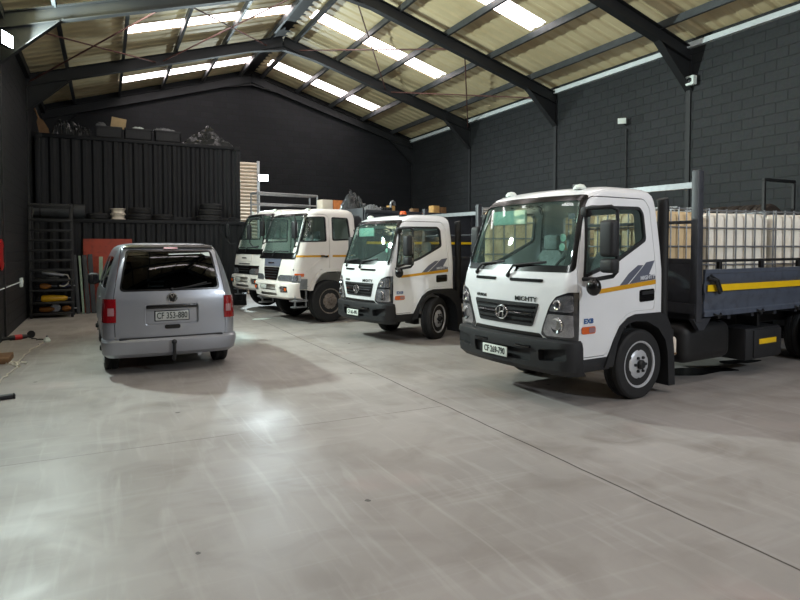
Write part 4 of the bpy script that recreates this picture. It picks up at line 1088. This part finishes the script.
def loose_tyre(name, label, loc, rad, wid, m='rubber', group=None, rim=None, axis='z', rot=0):
    t = thing(name, label, 'tyre', loc, rot, group); h = wid/2; ri = rad*.58
    prof = [(ri,-h*.8),(ri*1.1,-h),(rad*.92,-h),(rad,-h*.65),(rad,-.01),(rad-.01,0),(rad,.01),(rad,h*.65),(rad*.92,h),(ri*1.1,h),(ri,h*.8),(ri*1.15,h*.5),(ri*1.4,0),(ri*1.15,-h*.5),(ri,-h*.8)]
    obj('tread', MB().lathe(prof, (0,0,h if axis == 'z' else rad), axis, 36), m, t, 30)
    if rim: obj('rim', MB().lathe([(ri*1.02,-h*.8),(ri*.9,-h*.5),(ri*.4,h*.3),(0,h*.3),(0,h*.4),(ri*.4,h*.4),(ri*.95,h*.75),(ri*1.02,h*.8),(ri*1.02,-h*.8)], (0,0,h if axis == 'z' else rad), axis, 30), rim, t, 30)
    return t
yl = 18.12
loose_tyre('tyre', 'single black tyre on the container ledge just left of the pale wheel rims', (-.14, yl, Z1C), .27, .168)
for i, (zz, lb) in enumerate(((0, 'pale steel wheel rim at the bottom of the pair on the container ledge'), (.155, 'pale steel wheel rim lying on top of another on the container ledge'))):
    t = thing('wheel_rim', lb, 'wheel rim', (.36, yl, Z1C+zz), 0, 'pale rims on the ledge')
    obj('barrel', MB().lathe([(.19,0),(.20,.012),(.17,.03),(.155,.075),(.17,.12),(.20,.138),(.19,.15),(.165,.12),(.145,.075),(.165,.03),(.19,0)], (0,0,0), 'z', 32), 'white_card', t, 30)
    obj('disc', MB().lathe([(0,.07),(.15,.07),(.15,.085),(0,.085)], (0,0,0), 'z', 32), 'white_card', t, 30)
for i, (x, zz, rd, lb) in enumerate(((.90,0,.31,'bottom black tyre of the pair right of the pale wheel rims'),(.91,.17,.30,'top black tyre of the pair right of the pale wheel rims'),
        (1.50,0,.29,'flat lone black tyre on the ledge between the two tyre stacks'),(2.74,0,.35,'bottom black tyre of the three-tyre stack at the right end of the ledge'),
        (2.78,.17,.33,'middle black tyre of the three-tyre stack at the right end of the ledge'),(2.80,.34,.31,'top black tyre of the three-tyre stack at the right end of the ledge'))):
    loose_tyre('tyre', lb, (x, yl, Z1C+zz), rd, .168)
t = thing('rolled_mat', 'long dark rolled mat lying on the container ledge above the shelf rack', 'mat', (-1.06, yl, Z1C))
sp = [(a*.30*(.35+.65*(k/70)), .0) for k, a in ()]
mb = MB(); mb.tube([(-.62,0,.2),(.62,0,.2)], .195, 24); obj('roll', mb, 'slab', t)
mb = MB()
for x in (.621,): mb.tube([(x, (.03+.0022*k)*math.cos(k*.35), .2+(.03+.0022*k)*math.sin(k*.35)) for k in range(70)], .012, 6)
obj('roll_end', mb, 'rubber', t)
for x, nm in ((-.4,'strap'),(.35,'strap')): obj(nm, MB().lathe([(.196,-.02),(.202,-.02),(.202,.02),(.196,.02),(.196,-.02)], (x,0,.2), 'x', 24), 'chassis', t)

def crumple(name, label, cat, loc, sx, sy, sz, m, seed, peaks=()):
    """a creased plastic heap"""
    rnd = random.Random(seed); mb = MB(); n = 30
    V = []
    ph = [(rnd.uniform(2,9), rnd.uniform(2,9), rnd.uniform(0,6)) for _ in range(9)]
    for i in range(n+1):
        row = []
        for j in range(n+1):
            u, v = i/n*2-1, j/n*2-1; r = max(abs(u), abs(v)); base = max(0, 1-r**2.6)
            w = sum(math.sin(a*u+b*v+c) for a, b, c in ph)/9; w2 = abs(math.sin(ph[0][0]*2*u+3*w*3)*math.cos(ph[1][1]*2*v+w*4))
            hgt = base*(.62+.35*w+.28*w2)
            for pu, pv, pw, phh in peaks: hgt += phh*max(0, 1-math.hypot((u-pu)/pw, (v-pv)/pw))*base**.3
            row.append(mb.bm.verts.new((u*sx*(1+.04*rnd.uniform(-1,1)), v*sy*(1+.04*rnd.uniform(-1,1)), max(0, hgt*sz + (rnd.uniform(-.02,.02) if r < .95 else 0)))))
        V.append(row)
    for i in range(n):
        for j in range(n): mb.bm.faces.new((V[i][j], V[i+1][j], V[i+1][j+1], V[i][j+1]))
    rim = [V[i][0] for i in range(n+1)]+[V[n][j] for j in range(1,n+1)]+[V[i][n] for i in range(n-1,-1,-1)]+[V[0][j] for j in range(n-1,0,-1)]
    mb.bm.faces.new(rim[::-1])
    o = obj(name, mb, m, None, 28); o.location = loc; return tag(o, label, cat)
zt = Z2C+.002
for i, (x, dx, lb) in enumerate(((.17,.33,'left black crate in the row on top of the upper container, board leaning in it'),(.92,.35,'middle black crate in the row on top of the upper container'),(1.70,.34,'right black crate in the row on the container roof, next to the crumpled sheet'))):
    t = thing('crate', lb, 'crate', (x, 18.72, zt), 0, 'black crates on the container roof')
    mb = MB(); H = .31
    mb.box(-dx,dx,-.2,.2,0,.02); mb.box(-dx,dx,-.2,-.18,0,H); mb.box(-dx,dx,.18,.2,0,H); mb.box(-dx,-dx+.02,-.2,.2,0,H); mb.box(dx-.02,dx,-.2,.2,0,H)
    obj('body', mb, 'crate', t)
    mb = MB(); mb.box(-dx-.012,dx+.012,-.212,-.2,H-.05,H,.004)
    for k in range(7): mb.box(-dx+.06+k*(2*dx-.12)/6-.008,-dx+.06+k*(2*dx-.12)/6+.008,-.21,-.2,.03,H-.05)
    obj('rim_and_ribs', mb, 'crate', t)
o = obj('board', MB().box(-.19,.19,-.012,.012,0,.30,.004), 'card', None); o.location = (.40, 18.70, zt+.30); o.rotation_euler = (R(-6), R(8), 0); tag(o, 'beige board standing up above the left black crate on the container', 'board')
crumple('crumpled_bag', 'small pale grey crumpled bag lying on the left black crate', 'bag', (-.02, 18.72, zt+.31), .14, .14, .15, 'grey_bag', 21)
crumple('crumpled_bag', 'white crumpled paper lying on the middle black crate', 'bag', (.92, 18.72, zt+.31), .16, .14, .08, 'paper', 22)
crumple('crumpled_bag', 'mottled plastic lying on the right black crate', 'bag', (1.62, 18.72, zt+.31), .30, .17, .10, 'grey_bag', 23)
crumple('crumpled_sheet', 'large peaked heap of dark crumpled plastic sheet at the right end of the container roof', 'plastic sheet', (2.86, 18.98, zt), .74, .38, .42, 'plastic_bag', 5, ((.0,.0,.55,.75),(-.55,0,.35,.2)))
crumple('rubbish_sack', 'shiny black sack on the container roof near the wooden paddle', 'sack', (-.95, 18.78, zt), .26, .2, .46, 'plastic_bag', 8)
crumple('rubbish_sack', 'black sack on the container roof left of the black crates', 'sack', (-.42, 18.80, zt), .20, .2, .30, 'plastic_bag', 9)
crumple('rubbish_sack', 'black sack with dangling end behind the others on the container roof', 'sack', (-.72, 19.3, zt), .36, .2, .52, 'plastic_bag', 12)
t = thing('wooden_paddle', 'worn brown wooden paddle leaning on the left wall above the containers', 'paddle', (-1.36, 18.75, zt))
mb = MB(); mb.prism([(-.10,0),(.10,0),(.12,.12),(.08,.36),(.03,.44),(-.03,.44),(-.08,.36),(-.12,.12)], 'y', -.015, .015); 
obj('blade', mb, 'wood', t); obj('handle', MB().tube([(0,0,.42),(0,0,.75)], .022, 8), 'wood', t); t.rotation_euler = (0, R(-20), 0)

# shelf rack against the container, with tools
t = thing('shelf_rack', 'tall black steel rack of many rungs against the left wall', 'rack', (-1.14, 16.58, 0))
for x in (-.43, .43):
    for y in (0, .55): obj('post', MB().box(x-.03,x+.03,y-.03,y+.03,0,2.75,.006), 'chassis', t)
lev = [.10,.36,.66,.90,1.14,1.38,1.62,1.86,2.10,2.34,2.68]
for z in lev:
    for y in (-.033, .583): obj('rung', MB().box(-.46,.46,y-.018,y+.018,z-.025,z+.025,.006), 'chassis', t)
    if z < 1.0: obj('shelf', MB().box(-.39,.39,0,.55,z,z+.02), 'chassis', t)
def tool(name, label, x, z, col, ln, kind, y=16.80):
    t = thing(name, label, 'tool', (x, y, z))
    mb = MB(); r = .085 if col == 'tool_yellow' else .07
    mb.rings([[(p, r*q*math.cos(a), .07+r*q*math.sin(a)) for a in [2*math.pi*i/16 for i in range(16)]] for p, q in ((-ln/2,.7),(-ln/2+.03,1),(-.02,1.05),(.05,.9),(ln/2-.08,.8),(ln/2,.45))])
    obj('body', mb, col, t, 40)
    obj('handle', MB().tube([(-ln/2,0,.07),(-ln/2-.06,0,.10),(-ln/2-.10,0,.05),(-ln/2-.03,0,.02)], .022, 8), 'black_plastic', t)
    if kind == 'disc': obj('guard', MB().lathe([(0,-.02),(.10,-.02),(.11,0),(.10,.02),(0,.02)], (ln/2+.02,0,.10), 'y', 24), 'steel', t)
    else: obj('bit', MB().tube([(ln/2,0,.07),(ln/2+.12,0,.07)], .014, 8), 'steel', t)
    return t
tool('angle_grinder', 'bright yellow power tool on the second shelf from the floor in the rack', -1.10, .381, 'tool_yellow', .56, 'bit', 16.82)
tool('angle_grinder', 'worn orange power tool on the bottom shelf of the rack', -1.26, .121, 'tool_orange', .32, 'disc', 16.82)
tool('power_drill', 'second worn orange tool on the bottom shelf at the right', -.84, .121, 'tool_orange', .20, 'bit', 16.86)
tool('power_drill', 'dark blue power tool on the third shelf beside an orange one', -.86, .681, 'tool_blue', .18, 'bit', 16.84)
tool('power_drill', 'dull orange power tool on the third shelf of the rack', -1.28, .681, 'tool_orange', .24, 'bit', 16.82)
t = thing('work_lamp', 'silver work lamp with curled pale cable on the fourth shelf of the rack', 'lamp', (-1.10, 16.66, .922))
mb = MB(); mb.rings([[(-.24+.12*p*3, .07*q*math.cos(a), .17+.05*p*-1.2+.06*q*math.sin(a)) for a in [2*math.pi*i/16 for i in range(16)]] for p, q in ((0,.6),(.05,.8),(.7,.9),(1.2,.6),(1.3,.3))]); obj('body', mb, 'steel', t)
obj('stand', MB().box(-.15,.12,-.05,.08,0,.06,.01), 'chassis', t)
obj('cable', MB().tube([(.20,0,.12),(.30,-.04,.10),(.34,-.05,.0),(.30,-.05,-.12),(.22,-.05,-.17),(.12,-.05,-.15)], .014, 8), 'cable', t)

# boards leaning against the lower container
def lean(name, label, cat, x, w, h, th, m, y=17.10, a=10, tilt=0):
    o = obj(name, MB().box(-w/2,w/2,0,th,0,h,.004), m); o.location = (x, y, .01); o.rotation_euler = (R(-a), R(tilt), 0); return tag(o, label, cat)
lean('red_board', 'rust red square board standing against the lower container behind the van', 'board', .10, 1.16, 1.92, .03, 'red_panel', 17.38, 7)
for i, (x, w, h, m, yy, tl, lb) in enumerate(((-.60,.08,1.50,'slab',17.20,-3,'leftmost dark board leaning beside the rack'),(-.49,.05,1.48,'slab_edge',17.20,-3,'thin pale edged board leaning second from the rack'),(-.38,.10,1.50,'slab',17.20,-3,'dark board leaning third from the rack'),(-.25,.11,1.52,'slab',17.20,-3,'wide dark board leaning in front of the red board'))):
    lean('plank', lb, 'board', x, w, h, .04, m, yy, 7, tl)
lean('green_plank', 'narrow pale green plank standing in front of the red board', 'board', -.10, .09, 1.45, .04, 'slab_edge', 17.10, 5, 1)

# things on the floor by the left wall
t = thing('power_tool', 'small red and black power tool on the floor by the left wall', 'tool', (-1.45, 12.9, 0), R(30))
mb = MB(); mb.rings([[(p, .045*q*math.cos(a), .05+.045*q*math.sin(a)) for a in [2*math.pi*i/14 for i in range(14)]] for p, q in ((-.16,.6),(-.12,1),(.05,1.05),(.16,.8),(.2,.4))]); obj('body', mb, 'black_plastic', t); obj('motor_band', MB().lathe([(.044,-.05),(.05,-.05),(.05,.07),(.044,.07),(.044,-.05)], (0,0,.05), 'x', 20), 'red_gloss', t)
obj('handle', MB().tube([(-.16,0,.05),(-.26,.02,.045),(-.32,.03,.03)], .032, 8), 'black_plastic', t); obj('guard', MB().lathe([(0,-.01),(.07,-.01),(.07,.01),(0,.01)], (.24,0,.075), 'y', 20), 'black_plastic', t)
t = thing('cable_reel', 'small white lamp head on the floor at the end of the pale cable', 'lamp', (-.94, 12.38, 0))
obj('head', MB().lathe([(0,0),(.05,0),(.06,.03),(.04,.07),(.02,.09),(0,.09)], (0,0,0), 'z', 24), 'paper', t); obj('cap', MB().lathe([(0,.09),(.02,.09),(.015,.12),(0,.12)], (0,0,0), 'z', 16), 'steel', t)
rnd = random.Random(4)
def floor_cable(label, pts, r, m):
    P = []
    for i in range(len(pts)-1):
        for k in range(6):
            f = k/6; P.append((pts[i][0]*(1-f)+pts[i+1][0]*f+rnd.uniform(-.025,.025), pts[i][1]*(1-f)+pts[i+1][1]*f+rnd.uniform(-.06,.06), r))
    P.append((pts[-1][0], pts[-1][1], r)); tag(obj('cable', MB().tube(P, r, 6), m), label, 'cable')
floor_cable('long pale twisted cable trailing on the floor along the left wall', [(-.98,12.34),(-1.10,11.6),(-1.16,10.7),(-1.14,9.9),(-1.18,9.2),(-1.25,8.6),(-1.35,8.2)], .011, 'cable')
floor_cable('second pale cable coiled on the floor near the brown block', [(-1.02,10.15),(-1.15,10.35),(-1.24,10.25),(-1.10,10.0),(-1.22,10.4),(-1.3,10.3)], .011, 'cable')
floor_cable('dark cable between the red tool and the white lamp head', [(-1.22,13.0),(-1.12,12.7),(-1.05,12.75),(-.98,12.5)], .009, 'chassis')
tag(obj('brown_block', MB().box(-1.62,-1.27,10.3,10.85,0,.09,.012), 'wood'), 'flat brown block lying on the floor at the left edge', 'block')
t = thing('black_bar', 'short black bar lying on the floor at the left edge of the picture', 'bar', (-1.10, 7.90, 0), R(12)); obj('bar', MB().box(-.30,.16,-.04,.04,0,.05,.012), 'black_plastic', t); obj('end_cap', MB().box(.16,.18,-.042,.042,0,.052,.006), 'rubber', t)

# ------------------------------------------------------------------ water tanks in cages
def tote_shapes(tan):
    t = thing('water_tank', 'x', 'tank', (0,0,0))
    H = 1.17; a, b = .60, .50
    mb = MB(); mb.box(-a+.03,a-.03,-b+.03,b-.03,.15,H-.05,.09,4)
    bo = obj('bottle', mb, 'tote_tan' if tan else 'tote_bottle', t, 50)
    obj('fill_cap', MB().lathe([(0,0),(.10,0),(.10,.05),(0,.05)], (0,0,H-.055), 'z', 20), 'black_plastic', bo)
    mb = MB(); r = .011
    zs = [.16,.41,.66,.91,H-.02]
    for z in zs:
        mb.tube([(-a,-b,z),(a,-b,z),(a,b,z),(-a,b,z)], r, 6, True)
    for x in [-a+2*a*i/7 for i in range(8)]:
        for y in (-b, b): mb.tube([(x,y,.13),(x,y,H)], r, 6)
    for y in [-b+2*b*i/6 for i in range(1,6)]:
        for x in (-a, a): mb.tube([(x,y,.13),(x,y,H)], r, 6)
    for y in (-.2,.2): mb.tube([(-a,y,H),(a,y,H)], r, 6)
    obj('cage', mb, 'steel', t)
    mb = MB()
    for x in (-a, -.06, a-.12):
        for y in (-b, -.06, b-.12): mb.box(x,x+.12,y,y+.12,0,.10,.006)
    mb.box(-a,a,-b,b,.10,.13,.006); obj('pallet', mb, 'chassis', t)
    v = obj('outlet_valve', MB().tube([(-a+.06,0,.22),(-a-.03,0,.21)], .035, 10), 'black_plastic', t); obj('valve_lever', MB().box(-a-.05,-a-.01,-.06,.06,.24,.26,.004), 'red_gloss', v)
    return t
protoA = tote_shapes(False); protoB = tote_shapes(True); usedA = [0]; usedB = [0]
def place_tank(tan, loc, rz, label, group):
    pt, u = (protoB, usedB) if tan else (protoA, usedA)
    o = pt if not u[0] else copy_tree(pt); u[0] = 1
    o.location = loc; o.rotation_euler = (0, 0, rz); o['label'] = label; o['group'] = group
for cx, cy, tan, rz, lb in ((6.82,6.02,True,R(95),'caged tan water tank at the front of the nearest truck bed, right behind the headboard'),
        (8.04,5.91,False,R(-8),'caged white water tank in the middle of the nearest truck bed'),(9.28,5.74,False,R(-8),'rearmost caged white water tank on the nearest truck bed, at the right picture edge')):
    place_tank(tan, (cx,cy,1.05), rz, lb, 'water tanks on the truck bed')
    for sg in (-1, 1):
        o = obj('plank', MB().box(-.5,.5,-.07,.07,0,.027,.004), 'wood'); o.location = (cx-sg*.33*math.sin(rz), cy+sg*.33*math.cos(rz), 1.0215); o.rotation_euler = (0, 0, rz)
        w = 'tan tank behind the headboard' if tan else 'middle white tank' if 'middle' in lb else 'rearmost white tank'
        tag(o, 'wooden bearer plank under the '+w+' on the truck bed', 'plank', 'bearer planks under the '+w)
for (gx, gy), nm in (((6.27,8.20),'seen through the nearest truck windscreen'),((7.68,8.02),'seen through the nearest truck side window')):
    for zz, w in ((0,'lower'),(1.175,'upper')):
        place_tank(True, (gx, gy, zz), R(-34), w+' caged tan water tank of the stack '+nm, 'water tanks stacked between the trucks')

# ------------------------------------------------------------------ dusty tyres on a rack along the right wall
t = thing('tyre_rack', 'dark steel rack with a taller end frame along the right wall behind the water tanks', 'rack', (10.66, 7.9, 0))
for y, zt_ in ((-1.35,2.84), (.1,1.66), (1.55,1.66)):
    for x in (-.42, .42): obj('post', MB().box(x-.025,x+.025,y-.025,y+.025,0,zt_,.005), 'chassis', t)
obj('top_rail', MB().box(-.445,.445,-1.375,-1.325,2.84,2.89,.005), 'chassis', t)
for x in (-.42,.42):
    for z in (.9, 1.63): obj('side_rail', MB().box(x-.025,x+.025,-1.32,1.5,z-.025,z+.025), 'chassis', t)
for z in (.925, 1.655): obj('shelf', MB().box(-.39,.39,-1.30,1.50,z,z+.015), 'chassis', t)
ords = ['nearest', 'second', 'third', 'fourth', 'fifth', 'sixth', 'seventh', 'eighth', 'farthest']
for i in range(9):
    loose_tyre('tyre', ords[i]+' dusty brown upright tyre on the rack along the right wall', (10.66, 6.78+i*.285, 1.671), .40, .25, 'dusty_rubber', 'dusty tyres on the wall rack', axis='y')

# ------------------------------------------------------------------ clutter on the third truck's load
a3 = R(12); O3 = (3.395, 13.55)
def on3(x, y, z): return (O3[0]+x*.97*math.cos(a3)-y*.86*math.sin(a3), O3[1]+x*.97*math.sin(a3)+y*.86*math.cos(a3), z)
zc = 2.522
def carton(label, p, w, d, h, m, rz=0):
    t = thing('carton', label, 'box', p, rz); obj('body', MB().box(-w/2,w/2,-d/2,d/2,0,h,.008), m, t)
    obj('flaps', MB().box(-w/2+.005,w/2-.005,-d/2+.005,-.004,h,h+.008).box(-w/2+.005,w/2-.005,.004,d/2-.005,h,h+.008), m, t)
    obj('tape', MB().box(-w/2-.002,w/2+.002,-.025,.025,h+.008,h+.011), 'card', t); return t
def on4(x, y, z): return (3.33+x*.97*math.cos(a3)-y*.86*math.sin(a3), 16.15+x*.97*math.sin(a3)+y*.86*math.cos(a3), z)
carton('white carton standing on the farthest truck load, beside an orange printed carton', on4(2.32,-.5,2.42), .34, .3, .60, 'white_card', a3)
carton('orange printed carton standing on the farthest truck load', on4(2.70,-.5,2.42), .34, .3, .60, 'orange_card', a3)
carton('tall beige carton on the truck load above the middle truck cab', on3(4.88,-.3,zc), .22, .2, .29, 'cardbox', a3)
carton('brown carton right of the tall beige one on the truck load', on3(5.16,-.3,zc), .18, .2, .26, 'wood', a3+.1)
carton('small brown carton left of the tall beige one on the truck load', on3(4.3,-.1,zc), .20, .16, .20, 'wood', a3)
carton('small tan carton beside the bent pipe on the truck load', on3(3.62,.1,zc), .18, .16, .26, 'cardbox', a3+.3)
crumple('grey_tarpaulin', 'peaked grey tarpaulin heap behind the cab of the third truck', 'tarpaulin', on3(2.62,.40,zc), .42, .34, .44, 'plastic_bag', 31, ((-.3,.1,.7,.7),))
crumple('plastic_bundle', 'silvery grey crumpled plastic bundle in front of the tarpaulin heap', 'bundle', on3(2.55,-.55,zc), .26, .22, .24, 'grey_bag', 33)
t = thing('engine_part', 'silver engine block with a bent pipe on the truck load', 'engine part', on3(3.15,-.3,zc), a3)
mb = MB(); mb.box(-.22,.16,-.13,.13,0,.19,.03); [mb.box(-.19+k*.07,-.15+k*.07,-.155,-.13,.04,.16,.008) for k in range(5)]; obj('block', mb, 'lamp_dark', t)
obj('bent_pipe', MB().tube([(.19,0,.0),(.19,0,.26),(.21,0,.33),(.26,0,.36),(.31,0,.33),(.32,0,.25)], .03, 10), 'steel', t)
# pieces of paper lying in front of the old trucks
o = obj('paper_sheet', MB().prism([(-.22,-.05),(.05,-.12),(.26,.02),(.10,.10),(-.12,.12)], 'z', .002, .008), 'paper'); o.location = (3.30, 14.1, 0); tag(o, 'pale sheet of paper on the floor in front of the third truck', 'paper')

for nm, P, lb in (('dark_patch', [(-.62,-.16),(-.2,-.26),(.25,-.10),(.62,-.12),(.5,.12),(.1,.16),(-.1,.26),(-.5,.14)], 'dark glossy patch on the floor behind the nearest truck front wheel'),
                  ('dark_patch', [(-.4,-.10),(.1,-.14),(.45,.0),(.2,.12),(-.3,.1)], 'smaller dark glossy patch on the floor under the nearest truck bed')):
    o = obj(nm, MB().prism(rpoly(P, .12), 'z', .0005, .003), M['patch_gloss'])  # thin dark glossy shapes laid on the floor
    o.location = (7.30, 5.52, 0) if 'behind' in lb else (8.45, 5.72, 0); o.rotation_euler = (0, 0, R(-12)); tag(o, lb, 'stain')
